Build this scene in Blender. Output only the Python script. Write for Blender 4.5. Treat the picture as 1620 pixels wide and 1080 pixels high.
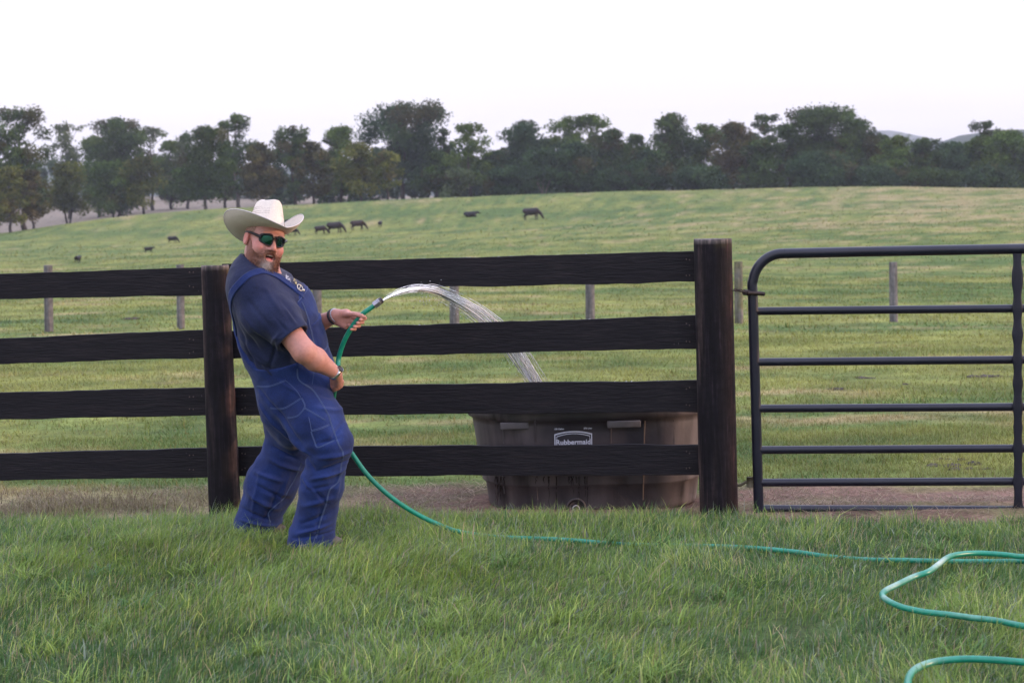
import bpy, math, random
import numpy as np
from mathutils import Vector, Matrix
from mathutils.bvhtree import BVHTree

for o in list(bpy.data.objects):
    bpy.data.objects.remove(o)
scene = bpy.context.scene
COL = scene.collection
rng = np.random.default_rng(7)
random.seed(7)

# ------------------------------------------------------------------ camera
FPX = 2430.0                      # focal length in pixels of the 1620 px wide photograph
EYE = 1.59
PITCH = math.radians(4.47)
ROLL = math.radians(1.56)
F0 = np.array([0, math.cos(PITCH), -math.sin(PITCH)])
U0 = np.array([0, math.sin(PITCH), math.cos(PITCH)])
R0 = np.array([1.0, 0, 0])
CR = math.cos(ROLL) * R0 - math.sin(ROLL) * U0
CU = math.sin(ROLL) * R0 + math.cos(ROLL) * U0
CAM = np.array([0, 0, EYE])
cd = bpy.data.cameras.new("camera")
cam = bpy.data.objects.new("camera", cd)
COL.objects.link(cam)
M = Matrix(((CR[0], CU[0], -F0[0], 0), (CR[1], CU[1], -F0[1], 0), (CR[2], CU[2], -F0[2], EYE), (0, 0, 0, 1)))
cam.matrix_world = M
cd.sensor_width = 36
cd.lens = FPX / 1620 * 36
cd.clip_end = 20000
cd.clip_start = 0.05
cd.dof.use_dof = True
cd.dof.focus_distance = 8.1
cd.dof.aperture_fstop = 4.5
scene.camera = cam

# ------------------------------------------------------------------ sky, sun, exposure
SUN_EL, SUN_AZ = math.radians(6.0), math.radians(4.0)     # azimuth measured from +X towards the camera
w = bpy.data.worlds.new("World")
scene.world = w
w.use_nodes = True
nt = w.node_tree
nt.nodes.clear()
wo = nt.nodes.new("ShaderNodeOutputWorld")
bg = nt.nodes.new("ShaderNodeBackground")
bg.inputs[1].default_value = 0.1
sky = nt.nodes.new("ShaderNodeTexSky")
sky.sky_type = 'NISHITA'
sky.sun_disc = False
sky.sun_elevation = SUN_EL
sky.sun_rotation = math.pi / 2 + SUN_AZ
sky.dust_density = 2.0
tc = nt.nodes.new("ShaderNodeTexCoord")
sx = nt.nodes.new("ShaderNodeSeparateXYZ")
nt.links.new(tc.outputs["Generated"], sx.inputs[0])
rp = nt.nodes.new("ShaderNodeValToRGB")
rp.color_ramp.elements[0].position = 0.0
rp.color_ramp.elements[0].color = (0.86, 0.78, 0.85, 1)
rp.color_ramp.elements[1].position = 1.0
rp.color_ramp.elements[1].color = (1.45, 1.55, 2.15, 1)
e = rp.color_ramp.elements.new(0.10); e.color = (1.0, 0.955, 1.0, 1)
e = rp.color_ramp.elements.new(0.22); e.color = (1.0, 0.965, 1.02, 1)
e = rp.color_ramp.elements.new(0.45); e.color = (1.6, 1.6, 2.0, 1)  # sky overhead, out of view, made brighter to light the scene
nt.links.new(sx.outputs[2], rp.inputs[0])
# faint stretched cloud veil
mp = nt.nodes.new("ShaderNodeMapping"); mp.inputs["Scale"].default_value = (1.2, 1.2, 14)
nz = nt.nodes.new("ShaderNodeTexNoise"); nz.inputs["Scale"].default_value = 2.3; nz.inputs["Detail"].default_value = 7
nt.links.new(tc.outputs["Generated"], mp.inputs[0]); nt.links.new(mp.outputs[0], nz.inputs[0])
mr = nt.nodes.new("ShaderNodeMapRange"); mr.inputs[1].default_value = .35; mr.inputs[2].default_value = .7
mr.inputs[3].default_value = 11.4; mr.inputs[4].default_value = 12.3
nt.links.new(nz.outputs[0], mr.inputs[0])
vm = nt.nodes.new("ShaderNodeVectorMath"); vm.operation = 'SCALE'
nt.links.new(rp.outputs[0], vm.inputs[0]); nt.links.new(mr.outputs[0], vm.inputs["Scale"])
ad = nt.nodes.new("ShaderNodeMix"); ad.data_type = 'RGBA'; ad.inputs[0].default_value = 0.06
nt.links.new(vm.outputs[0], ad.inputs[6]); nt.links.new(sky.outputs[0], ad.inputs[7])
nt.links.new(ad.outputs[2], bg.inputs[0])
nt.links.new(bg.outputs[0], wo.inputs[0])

sl = bpy.data.lights.new("sun", 'SUN')
sl.energy = 3.2
sl.angle = math.radians(1.5)
sl.color = (1.0, 0.60, 0.36)
so = bpy.data.objects.new("sun", sl)
COL.objects.link(so)
tosun = Vector((math.cos(SUN_AZ) * math.cos(SUN_EL), -math.sin(SUN_AZ) * math.cos(SUN_EL), math.sin(SUN_EL)))
so.rotation_euler = (-tosun).to_track_quat('-Z', 'Y').to_euler()
so.location = (12, -1, 6)
scene.view_settings.view_transform = 'Standard'
scene.view_settings.look = 'None'
scene.view_settings.gamma = 1
scene.view_settings.exposure = 0.12
scene.cycles.use_denoising = True
scene.cycles.denoising_prefilter = 'ACCURATE'
scene.cycles.sample_clamp_indirect = 6.0
scene.cycles.max_bounces = 8
scene.cycles.transparent_max_bounces = 16
scene.cycles.volume_bounces = 0

# ------------------------------------------------------------------ helpers
def at(px, py, Y):
    d = F0 * FPX + CR * (px - 810) + CU * (540 - py)
    return CAM + d * (Y / d[1])

def onz(px, py, z):
    d = F0 * FPX + CR * (px - 810) + CU * (540 - py)
    return CAM + d * ((z - EYE) / d[2])

def proj(P):
    v = np.asarray(P, float) - CAM
    dz = v @ F0
    return 810 + FPX * (v @ CR) / dz, 540 - FPX * (v @ CU) / dz

def origin(o):
    p = np.zeros(3)
    while o is not None:
        p = p + np.array(o.location)
        o = o.parent
    return p

def tag(o, label=None, cat=None, group=None, kind=None):
    if label: o["label"] = label
    if cat: o["category"] = cat
    if group: o["group"] = group
    if kind: o["kind"] = kind
    return o

def empty(name, loc, label, cat, group=None):
    o = bpy.data.objects.new(name, None)
    o.empty_display_size = .1
    COL.objects.link(o)
    o.location = tuple(float(v) for v in loc)
    return tag(o, label, cat, group)

def mk(name, V, faces, mat, parent=None, col=None, smooth=True, org=None):
    """link numpy geometry as ONE mesh object; world coordinates in, parented at its thing"""
    V = np.asarray(V, np.float32).reshape(-1, 3)
    if isinstance(faces, np.ndarray): faces = [faces]
    faces = [np.asarray(f, np.int32) for f in faces if len(f)]
    base = origin(parent) if parent is not None else np.zeros(3)
    if org is not None: base = np.asarray(org, float)
    me = bpy.data.meshes.new(name)
    me.vertices.add(len(V))
    me.vertices.foreach_set("co", (V - base.astype(np.float32)).ravel())
    tot = np.concatenate([np.full(len(f), f.shape[1], np.int32) for f in faces])
    loops = np.concatenate([f.ravel() for f in faces])
    me.loops.add(len(loops))
    me.loops.foreach_set("vertex_index", loops)
    me.polygons.add(len(tot))
    st = np.zeros(len(tot), np.int32); st[1:] = np.cumsum(tot)[:-1]
    me.polygons.foreach_set("loop_start", st)
    me.polygons.foreach_set("loop_total", tot)
    me.update(calc_edges=True)
    me.validate()
    me.polygons.foreach_set("use_smooth", np.full(len(me.polygons), bool(smooth)))
    if col is not None:
        col = np.asarray(col, np.float32)
        if col.shape[1] == 3: col = np.hstack([col, np.ones((len(col), 1), np.float32)])
        a = me.color_attributes.new("Col", 'FLOAT_COLOR', 'POINT')
        a.data.foreach_set("color", col.ravel())
    if mat: me.materials.append(mat)
    o = bpy.data.objects.new(name, me)
    COL.objects.link(o)
    if parent is not None: o.parent = parent
    elif org is not None: o.location = tuple(float(v) for v in base)
    return o

def cat_parts(parts):
    """join (V, facelist) pairs into one vertex array and face list"""
    Vs, Fs, n = [], {}, 0
    for V, fl in parts:
        if isinstance(fl, np.ndarray): fl = [fl]
        for f in fl:
            if len(f): Fs.setdefault(f.shape[1], []).append(f + n)
        Vs.append(V); n += len(V)
    return np.vstack(Vs), [np.vstack(v) for v in Fs.values()]

def tube(P, r, n=10, cap=True):
    P = np.asarray(P, float); m = len(P)
    r = np.broadcast_to(np.asarray(r, float), (m,))
    T = np.gradient(P, axis=0); T /= np.linalg.norm(T, axis=1)[:, None] + 1e-12
    up = np.array([0, 0, 1.0]) if abs(T[0][2]) < .9 else np.array([1.0, 0, 0])
    N = np.zeros_like(P); N[0] = np.cross(T[0], up); N[0] /= np.linalg.norm(N[0])
    for i in range(1, m):
        v = N[i - 1] - T[i] * (N[i - 1] @ T[i]); N[i] = v / (np.linalg.norm(v) + 1e-12)
    B = np.cross(T, N)
    a = np.linspace(0, 2 * np.pi, n, endpoint=False)
    V = P[:, None] + r[:, None, None] * (np.cos(a)[None, :, None] * N[:, None] + np.sin(a)[None, :, None] * B[:, None])
    V = V.reshape(-1, 3)
    i, j = np.meshgrid(np.arange(m - 1), np.arange(n), indexing='ij')
    q = np.stack([i * n + j, i * n + (j + 1) % n, (i + 1) * n + (j + 1) % n, (i + 1) * n + j], -1).reshape(-1, 4)[:, ::-1]
    fl = [q]
    if cap:
        V = np.vstack([V, P[0], P[-1]])
        k = np.arange(n)
        fl.append(np.stack([np.full(n, m * n), k, (k + 1) % n], -1)[:, ::-1])
        fl.append(np.stack([np.full(n, m * n + 1), (m - 1) * n + (k + 1) % n, (m - 1) * n + k], -1)[:, ::-1])
    return V, fl

def boxv(c, s, R=None, bev=0.0):
    """box with centre c, full size s, optional 3x3 rotation; bev = chamfer"""
    s = np.asarray(s, float) / 2
    if bev <= 0:
        V = np.array([[x, y, z] for x in (-1, 1) for y in (-1, 1) for z in (-1, 1)], float) * s
        Fq = np.array([[0, 1, 3, 2], [4, 6, 7, 5], [0, 4, 5, 1], [2, 3, 7, 6], [0, 2, 6, 4], [1, 5, 7, 3]])
        fl = [Fq]
    else:
        # rounded box through a small subdivided cube pushed to chamfers
        g = np.array([-1, -1 + 1e-6, 1 - 1e-6, 1])
        n = 4; V = []; idx = {}
        vals = [np.array([-s[k], -s[k] + bev, s[k] - bev, s[k]]) for k in range(3)]
        def vid(i, j, k):
            if (i, j, k) not in idx:
                idx[(i, j, k)] = len(V)
                p = np.array([vals[0][i], vals[1][j], vals[2][k]])
                q = np.clip(p, -s + bev, s - bev); d = p - q; L = np.linalg.norm(d)
                if L > 0: p = q + d / L * bev
                V.append(p)
            return idx[(i, j, k)]
        qs = []
        for a in range(3):
            b, c2 = (a + 1) % 3, (a + 2) % 3
            for side in (0, 3):
                for u in range(3):
                    for v in range(3):
                        ids = []
                        for (du, dv) in ((0, 0), (1, 0), (1, 1), (0, 1)):
                            t = [0, 0, 0]; t[a] = side; t[b] = u + du; t[c2] = v + dv
                            ids.append(vid(*t))
                        qs.append(ids if side == 3 else ids[::-1])
        V = np.array(V); fl = [np.array(qs)]
    if R is not None: V = V @ np.asarray(R).T
    return V + np.asarray(c, float), fl

def resample(P, n):
    P = np.asarray(P, float)
    # catmull-rom through the points
    Q = np.vstack([2 * P[0] - P[1], P, 2 * P[-1] - P[-2]])
    m = len(P) - 1
    out = []
    for t in np.linspace(0, m - 1e-6, n):
        i = int(t); u = t - i
        a, b, c, d = Q[i], Q[i + 1], Q[i + 2], Q[i + 3]
        out.append(.5 * ((2 * b) + (-a + c) * u + (2 * a - 5 * b + 4 * c - d) * u * u + (-a + 3 * b - 3 * c + d) * u ** 3))
    return np.array(out)

def _hash(ix, iy, iz, seed):
    h = (ix * 374761393 + iy * 668265263 + iz * 2147483647 + seed * 974711) & 0xffffffff
    h = ((h ^ (h >> 13)) * 1274126177) & 0xffffffff
    return ((h ^ (h >> 16)) & 0xffff) / 65535.0

def vnoise(p, scale=1.0, seed=0):
    """smooth value noise -1..1 on (...,3) points"""
    p = np.asarray(p, float) * scale
    i = np.floor(p).astype(np.int64); f = p - i
    f = f * f * (3 - 2 * f)
    r = 0
    for dx in (0, 1):
        wx = f[..., 0] if dx else 1 - f[..., 0]
        for dy in (0, 1):
            wy = f[..., 1] if dy else 1 - f[..., 1]
            for dz in (0, 1):
                wz = f[..., 2] if dz else 1 - f[..., 2]
                r = r + wx * wy * wz * _hash(i[..., 0] + dx, i[..., 1] + dy, i[..., 2] + dz, seed)
    return r * 2 - 1

def fbm(p, scale=1.0, seed=0, oct=4):
    s, a, r = 0, 1, 0
    for k in range(oct):
        s = s + a * vnoise(p, scale * 2 ** k, seed + k * 17); r += a; a *= .5
    return s / r

# ------------------------------------------------------------------ materials
def new_mat(name):
    m = bpy.data.materials.new(name); m.use_nodes = True
    b = m.node_tree.nodes["Principled BSDF"]
    return m, m.node_tree, b

def setb(b, **k):
    for n, v in k.items():
        b.inputs[n.replace("_", " ")].default_value = v

def nmat(name, cols, scale=5.0, rough=.6, bump=0.0, bscale=None, stretch=(1, 1, 1), detail=6, spec=.5, metallic=0.0, lo=.3, hi=.7, bdist=.01, coat=0.0, trans=0.0):
    """principled material whose colour runs over a noise ramp in object space, with noise bump"""
    m, t, b = new_mat(name)
    tcn = t.nodes.new("ShaderNodeTexCoord"); mpn = t.nodes.new("ShaderNodeMapping")
    mpn.inputs["Scale"].default_value = stretch
    n = t.nodes.new("ShaderNodeTexNoise"); n.inputs["Scale"].default_value = scale; n.inputs["Detail"].default_value = detail
    n.inputs["Roughness"].default_value = .6
    r = t.nodes.new("ShaderNodeValToRGB")
    cr = r.color_ramp
    for i, c in enumerate(cols):
        pos = lo + (hi - lo) * i / max(1, len(cols) - 1)
        el = cr.elements[i] if i < 2 else cr.elements.new(pos)
        el.position = pos; el.color = (*c, 1)
    els = sorted(range(len(cr.elements)), key=lambda i: cr.elements[i].position)
    t.links.new(tcn.outputs["Object"], mpn.inputs[0]); t.links.new(mpn.outputs[0], n.inputs[0])
    t.links.new(n.outputs[0], r.inputs[0]); t.links.new(r.outputs[0], b.inputs["Base Color"])
    setb(b, Roughness=rough, Metallic=metallic)
    b.inputs["Specular IOR Level"].default_value = spec
    if coat: b.inputs["Coat Weight"].default_value = coat
    if bump:
        n2 = t.nodes.new("ShaderNodeTexNoise"); n2.inputs["Scale"].default_value = bscale or scale * 3; n2.inputs["Detail"].default_value = 8
        bp = t.nodes.new("ShaderNodeBump"); bp.inputs["Strength"].default_value = bump; bp.inputs["Distance"].default_value = bdist
        t.links.new(mpn.outputs[0], n2.inputs[0]); t.links.new(n2.outputs[0], bp.inputs["Height"])
        t.links.new(bp.outputs[0], b.inputs["Normal"])
    return m

def fix_ramp(cr, stops):
    while len(cr.elements) > 1: cr.elements.remove(cr.elements[-1])
    cr.elements[0].position = stops[0][0]; cr.elements[0].color = (*stops[0][1], 1)
    for p, c in stops[1:]:
        e = cr.elements.new(p); e.color = (*c, 1)

def attr_mat(name, rough=.6, trans=0.0, spec=.4, noise=0.0, nscale=40, bump=0.0, objvar=0.0, sss=0.0, metallic=0.0):
    """colour from the mesh's own colour attribute (pigment of leaves, blades, skin)"""
    m, t, b = new_mat(name)
    a = t.nodes.new("ShaderNodeAttribute"); a.attribute_name = "Col"
    out = a.outputs["Color"]
    if noise:
        tcn = t.nodes.new("ShaderNodeTexCoord")
        n = t.nodes.new("ShaderNodeTexNoise"); n.inputs["Scale"].default_value = nscale; n.inputs["Detail"].default_value = 5
        t.links.new(tcn.outputs["Object"], n.inputs[0])
        mrn = t.nodes.new("ShaderNodeMapRange"); mrn.inputs[1].default_value = .3; mrn.inputs[2].default_value = .7
        mrn.inputs[3].default_value = 1 - noise; mrn.inputs[4].default_value = 1 + noise
        t.links.new(n.outputs[0], mrn.inputs[0])
        v = t.nodes.new("ShaderNodeVectorMath"); v.operation = 'SCALE'
        t.links.new(out, v.inputs[0]); t.links.new(mrn.outputs[0], v.inputs["Scale"])
        out = v.outputs[0]
        if bump:
            bp = t.nodes.new("ShaderNodeBump"); bp.inputs["Strength"].default_value = bump; bp.inputs["Distance"].default_value = .004
            t.links.new(n.outputs[0], bp.inputs["Height"]); t.links.new(bp.outputs[0], b.inputs["Normal"])
    if objvar:
        oi = t.nodes.new("ShaderNodeObjectInfo")
        mrn = t.nodes.new("ShaderNodeMapRange"); mrn.inputs[3].default_value = 1 - objvar; mrn.inputs[4].default_value = 1 + objvar
        t.links.new(oi.outputs["Random"], mrn.inputs[0])
        v = t.nodes.new("ShaderNodeVectorMath"); v.operation = 'SCALE'
        t.links.new(out, v.inputs[0]); t.links.new(mrn.outputs[0], v.inputs["Scale"])
        out = v.outputs[0]
    t.links.new(out, b.inputs["Base Color"])
    setb(b, Roughness=rough, Metallic=metallic)
    b.inputs["Specular IOR Level"].default_value = spec
    if sss:
        b.inputs["Subsurface Weight"].default_value = sss
        b.inputs["Subsurface Radius"].default_value = (.02, .008, .005)
        b.inputs["Subsurface Scale"].default_value = .5
    if trans:
        tr = t.nodes.new("ShaderNodeBsdfTranslucent"); mx = t.nodes.new("ShaderNodeMixShader"); mx.inputs[0].default_value = trans
        t.links.new(out, tr.inputs[0]); t.links.new(b.outputs[0], mx.inputs[1]); t.links.new(tr.outputs[0], mx.inputs[2])
        t.links.new(mx.outputs[0], t.nodes["Material Output"].inputs[0])
    return m

# ------------------------------------------------------------------ signed-distance fields and surface nets
class Field:
    def __init__(s, lo, hi, h):
        s.lo = np.array(lo, float); s.h = h
        s.n = np.ceil((np.array(hi) - s.lo) / h).astype(int) + 1
        s.F = np.full(s.n, 0.08, np.float32)
        s.ax = [(s.lo[k] + h * np.arange(s.n[k])).astype(np.float32) for k in range(3)]
    def sl(s, lo, hi):
        a = np.clip(np.floor((np.asarray(lo) - s.lo) / s.h).astype(int), 0, s.n)
        b = np.clip(np.ceil((np.asarray(hi) - s.lo) / s.h).astype(int) + 1, 0, s.n)
        S = tuple(slice(a[k], b[k]) for k in range(3))
        return S, s.ax[0][S[0]][:, None, None], s.ax[1][S[1]][None, :, None], s.ax[2][S[2]][None, None, :]
    def _op(s, S, d, k, op):
        A = s.F[S]
        if A.size == 0: return
        if op == 'sub':
            if k <= 0: s.F[S] = np.maximum(A, -d); return
            hh = np.clip(.5 - .5 * (A + d) / k, 0, 1)
            s.F[S] = A * (1 - hh) + (-d) * hh + k * hh * (1 - hh); return
        if k <= 0: s.F[S] = np.minimum(A, d); return
        hh = np.clip(.5 + .5 * (A - d) / k, 0, 1)
        s.F[S] = A * (1 - hh) + d * hh - k * hh * (1 - hh)
    def cap(s, a, b, ra, rb, k=.02, op='add', flat=None):
        a = np.asarray(a, float); b = np.asarray(b, float); m = max(ra, rb) + k + .02
        S, X, Y, Z = s.sl(np.minimum(a, b) - m, np.maximum(a, b) + m)
        ab = (b - a).astype(np.float32); L = float(ab @ ab) + 1e-12
        x, y, z = X - np.float32(a[0]), Y - np.float32(a[1]), Z - np.float32(a[2])
        t = np.clip((x * ab[0] + y * ab[1] + z * ab[2]) / L, 0, 1)
        d = np.sqrt((x - t * ab[0]) ** 2 + (y - t * ab[1]) ** 2 + (z - t * ab[2]) ** 2) - (ra + (rb - ra) * t)
        s._op(S, d, k, op)
    def ell(s, c, r, R=None, k=.02, op='add'):
        c = np.asarray(c, float); r = np.asarray(r, float); m = r.max() + k + .02
        R = np.eye(3) if R is None else np.asarray(R)          # columns = local axes in the world
        ext = np.sqrt(((R * r) ** 2).sum(1)) + k + .02
        S, X, Y, Z = s.sl(c - ext, c + ext)
        x, y, z = X - np.float32(c[0]), Y - np.float32(c[1]), Z - np.float32(c[2])
        k0 = 0; k1 = 0
        for i in range(3):
            q = (x * R[0, i] + y * R[1, i] + z * R[2, i]) / r[i]
            k0 = k0 + q * q; k1 = k1 + (q / r[i]) ** 2
        k0 = np.sqrt(k0); k1 = np.sqrt(k1) + 1e-6
        s._op(S, (k0 * (k0 - 1) / k1).astype(np.float32), k, op)
    def chain(s, P, r, k=.02, op='add'):
        for i in range(len(P) - 1): s.cap(P[i], P[i + 1], r[i], r[i + 1], k, op)
    def mesh(s):
        F = s.F; sg = (F < 0)
        c = sg[:-1, :-1, :-1].astype(np.uint8)
        for dx in (0, 1):
            for dy in (0, 1):
                for dz in (0, 1):
                    if dx + dy + dz:
                        c += sg[dx or None:(None if dx else -1), dy or None:(None if dy else -1), dz or None:(None if dz else -1)]
        I = np.argwhere((c > 0) & (c < 8)); del c
        cor = np.array([[x, y, z] for x in (0, 1) for y in (0, 1) for z in (0, 1)])
        vals = np.stack([F[I[:, 0] + q[0], I[:, 1] + q[1], I[:, 2] + q[2]] for q in cor], 1)
        acc = np.zeros((len(I), 3)); cnt = np.zeros(len(I))
        for a in range(8):
            for b in range(a + 1, 8):
                if np.abs(cor[a] - cor[b]).sum() != 1: continue
                va, vb = vals[:, a], vals[:, b]
                m = (va < 0) != (vb < 0)
                t = np.where(m, va / np.where(m, va - vb, 1), 0)
                acc += np.where(m[:, None], cor[a] + t[:, None] * (cor[b] - cor[a]), 0); cnt += m
        V = s.lo + (I + acc / cnt[:, None]) * s.h
        idx = np.full(np.array(F.shape) - 1, -1, np.int32)
        idx[I[:, 0], I[:, 1], I[:, 2]] = np.arange(len(I))
        qs = []
        for ax in range(3):
            u, v = (ax + 1) % 3, (ax + 2) % 3
            A = [slice(None)] * 3; B = [slice(None)] * 3
            A[ax] = slice(0, -1); B[ax] = slice(1, None)
            E = np.argwhere(sg[tuple(A)] != sg[tuple(B)])
            ok = (E[:, u] > 0) & (E[:, v] > 0) & (E[:, u] < F.shape[u] - 1) & (E[:, v] < F.shape[v] - 1)
            E = E[ok]
            inside = sg[E[:, 0], E[:, 1], E[:, 2]]
            def g(du, dv):
                P = E.copy(); P[:, u] -= du; P[:, v] -= dv
                return idx[P[:, 0], P[:, 1], P[:, 2]]
            q = np.stack([g(1, 1), g(0, 1), g(0, 0), g(1, 0)], 1)
            q[~inside] = q[~inside][:, ::-1]
            qs.append(q)
        return V, np.vstack(qs)

def smooth_mesh(V, Q, it=2, lam=.5):
    n = len(V)
    e = np.vstack([Q[:, [0, 1]], Q[:, [1, 2]], Q[:, [2, 3]], Q[:, [3, 0]]])
    deg = np.bincount(e.ravel(), minlength=n).astype(float)
    for _ in range(it):
        acc = np.zeros_like(V)
        for k in range(3):
            acc[:, k] = np.bincount(e[:, 0], V[e[:, 1], k], n) + np.bincount(e[:, 1], V[e[:, 0], k], n)
        V = V * (1 - lam) + lam * acc / np.maximum(deg, 1)[:, None]
    return V

def normals(V, Q):
    Q = Q[:, :4]
    fn = np.cross(V[Q[:, 2]] - V[Q[:, 0]], V[Q[:, -1]] - V[Q[:, 1]])
    N = np.zeros_like(V)
    for c in range(Q.shape[1]):
        for k in range(3): N[:, k] += np.bincount(Q[:, c], fn[:, k], len(V))
    return N / (np.linalg.norm(N, axis=1)[:, None] + 1e-12)

def bvh_of(V, Q):
    return BVHTree.FromPolygons([tuple(v) for v in V.tolist()], [tuple(q) for q in Q.tolist()])

def unit(v):
    v = np.asarray(v, float); return v / np.linalg.norm(v)
# ------------------------------------------------------------------ the land
COLS = np.array([-900, -300, 0, 150, 300, 450, 600, 840, 1080, 1350, 1620, 2000, 2800], float)
ROWS = {
 60:  [455, 455, 455, 452, 450, 448, 446, 443, 440, 438, 436, 434, 430],
 110: [428, 426, 423, 420, 415, 410, 405, 397, 385, 370, 362, 360, 358],
 180: [410, 402, 396, 392, 388, 382, 373, 357, 342, 328, 322, 322, 325],
 240: [400, 390, 372, 348, 332, 324, 317, 307, 300, 293, 298, 305, 318],
 300: [398, 388, 373, 350, 334, 327, 321, 312, 306, 300, 305, 312, 325],
 450: [360, 345, 332, 322, 317, 315, 315, 314, 311, 306, 310, 316, 325],
 900: [345, 330, 318, 312, 310, 310, 310, 311, 310, 307, 309, 314, 322],
}
def _hz(c): return 350 + .0272 * (810 - c)
TY = np.array([0, 8.25, 8.6, 14, 30, 60, 110, 180, 240, 300, 450, 900, 4000], float)
tab = np.zeros((len(TY), len(COLS)))
for i, y in enumerate(TY):
    if y <= 8.3: tab[i] = 0
    elif y == 8.6: tab[i] = -.06
    elif y == 14: tab[i] = -.18
    elif y == 30: tab[i] = np.interp(COLS, [0, 840, 1620], [-.27, -.45, -.68])
    elif y == 4000: tab[i] = 20
    else: tab[i] = EYE + (_hz(COLS) - np.array(ROWS[int(y)])) / FPX * y
_sy = np.linspace(0, math.sqrt(4000), 900)
_sc = np.linspace(-900, 2800, 200)
_g = np.array([[np.interp(s * s, TY, tab[:, j]) for j in range(len(COLS))] for s in _sy])
_g = np.array([np.interp(_sc, COLS, r) for r in _g])
for _ in range(14):
    _g[:, 1:-1] = (_g[:, :-2] + 2 * _g[:, 1:-1] + _g[:, 2:]) / 4
_near = _sy < 3.2
for _ in range(10):
    a = _g.copy()
    a[1:-1] = (_g[:-2] + 2 * _g[1:-1] + _g[2:]) / 4
    a[_near] = _g[_near]
    _g = a

def G(x, y):
    x = np.asarray(x, float); y = np.asarray(y, float)
    yy = np.maximum(y, 0.5)
    c = np.clip((810 + FPX * x / yy + 900) / 3700 * 199, 0, 198.999)
    s = np.clip(np.sqrt(yy) / _sy[-1] * 899, 0, 898.999)
    i, j = s.astype(int), c.astype(int); fi, fj = s - i, c - j
    z = (_g[i, j] * (1 - fi) * (1 - fj) + _g[i + 1, j] * fi * (1 - fj) + _g[i, j + 1] * (1 - fi) * fj + _g[i + 1, j + 1] * fi * fj)
    p = np.stack([x, y, np.zeros_like(x)], -1)
    z = z + .012 * vnoise(p, 1.3, 3) * (y < 400) + np.clip((y - 9) / 40, 0, 1) * (.05 * vnoise(p, .35, 5) + .12 * vnoise(p, .06, 6))
    return z

# lawn/dirt/pasture/hay-field all on one sheet that reaches the horizon
ys = np.concatenate([np.linspace(-80, 3.5, 30), np.linspace(3.6, 12, 120), 12 + np.cumsum(.08 * 1.032 ** np.arange(200))])
ys = ys[ys < 2700]; ys = np.append(ys, [2700])
us = np.linspace(-1, 1, 301); us = np.sign(us) * np.abs(us) ** 1.5 * .95
YY, UU = np.meshgrid(ys, us, indexing='ij')
XX = UU * (np.maximum(YY, 0) + 12)
ZZ = G(XX, YY)
V = np.stack([XX, YY, ZZ], -1).reshape(-1, 3)
n, m_ = len(ys), len(us)
i, j = np.meshgrid(np.arange(n - 1), np.arange(m_ - 1), indexing='ij')
Q = np.stack([i * m_ + j, i * m_ + j + 1, (i + 1) * m_ + j + 1, (i + 1) * m_ + j], -1).reshape(-1, 4)

def Yfence(px): return 8.9 - .7 * px / 1100
# fence line as a function of world x
_fa, _fb = at(0, 800, Yfence(0)), at(1620, 800, 8.05)
def fence_y(x): return _fa[1] + (_fb[1] - _fa[1]) * (x - _fa[0]) / (_fb[0] - _fa[0])

def lawn_edge(x):
    """where the lawn stops, measured from the fence line; it stops short in front of the gate"""
    s_ = np.clip((x - 1.0) / .55, 0, 1); s_ = s_ * s_ * (3 - 2 * s_)
    return -.36 * s_ - .12 * np.clip((x + 1.2) / .5, 0, 1) * (1 - s_) - .13 * np.exp(-((x - .38) / .78) ** 4)

def ground_colour(x, y):
    p = np.stack([x, y, np.zeros_like(x)], -1)
    g1 = np.array([.078, .122, .034]); g2 = np.array([.190, .202, .054]); tan = np.array([.285, .225, .115]); dk = np.array([.048, .088, .032])
    dirt = np.array([.19, .115, .088]); straw = np.array([.235, .205, .105]); hay = np.array([.20, .165, .125])
    a = fbm(p * [.35, 1.0, 1], .35, 11)
    b = fbm(p * [.4, 1.0, 1], .9, 23)
    c = fbm(p * [.5, 1.0, 1], .11, 31)
    a2 = fbm(p * [.8, 1.0, 1], 1.7, 13)
    t = np.clip(.42 + 1.1 * a + .35 * c + .8 * a2, 0, 1)[..., None]
    C = g1 * (1 - t) + g2 * t
    right = np.clip((x / np.maximum(y, 1) - .02) / .25, 0, 1) * np.clip((y - 40) / 120, 0, 1)
    t = np.clip((b + .3 * c + .5 * a2) * 2.4 - .85 + right * 1.4, 0, 1)[..., None] * .8
    C = C * (1 - t) + tan * t
    t = np.clip(-b * 2.4 - .5 - right * .3, 0, 1)[..., None] * .65
    C = C * (1 - t) + dk * t
    # the worn dirt strip behind the fence
    dy = y - fence_y(x)
    w1 = fbm(p, 1.1, 41); w2 = fbm(p, 4.0, 43)
    edge = .95 + .5 * w1 + .5 * np.exp(-((x - .4) / 1.0) ** 2) + .2 * (x > 1.2)
    strip = np.clip((dy - lawn_edge(x) + .10 + .08 * w2) / .1, 0, 1) * np.clip((edge - dy) / .35 + .5 * w2, 0, 1)
    isdirt = np.clip((x + 1.15 + .5 * w1) / .5, 0, 1)
    sc = straw[None] * (1 - isdirt[..., None]) + dirt[None] * isdirt[..., None]
    gp_ = np.clip(fbm(p, 2.3, 47) * 2.5 - .2 + (dy[..., None] if False else 0), 0, 1)[..., None] * .7
    sc = sc * (1 + .55 * w2[..., None]); sc = sc * (1 - gp_) + np.array([.17, .16, .07]) * gp_
    C = C * (1 - strip[..., None]) + sc * strip[..., None]
    lawn = (dy < lawn_edge(x) - .05)[..., None]
    C = np.where(lawn, np.array([.060, .085, .030]) * (1 + .4 * w2[..., None]), C)
    # mown field beyond the crest
    hm = np.clip((y - 262) / 8, 0, 1)[..., None]
    C = C * (1 - hm) + hay * (1 + .15 * b[..., None]) * hm
    return C
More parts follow.
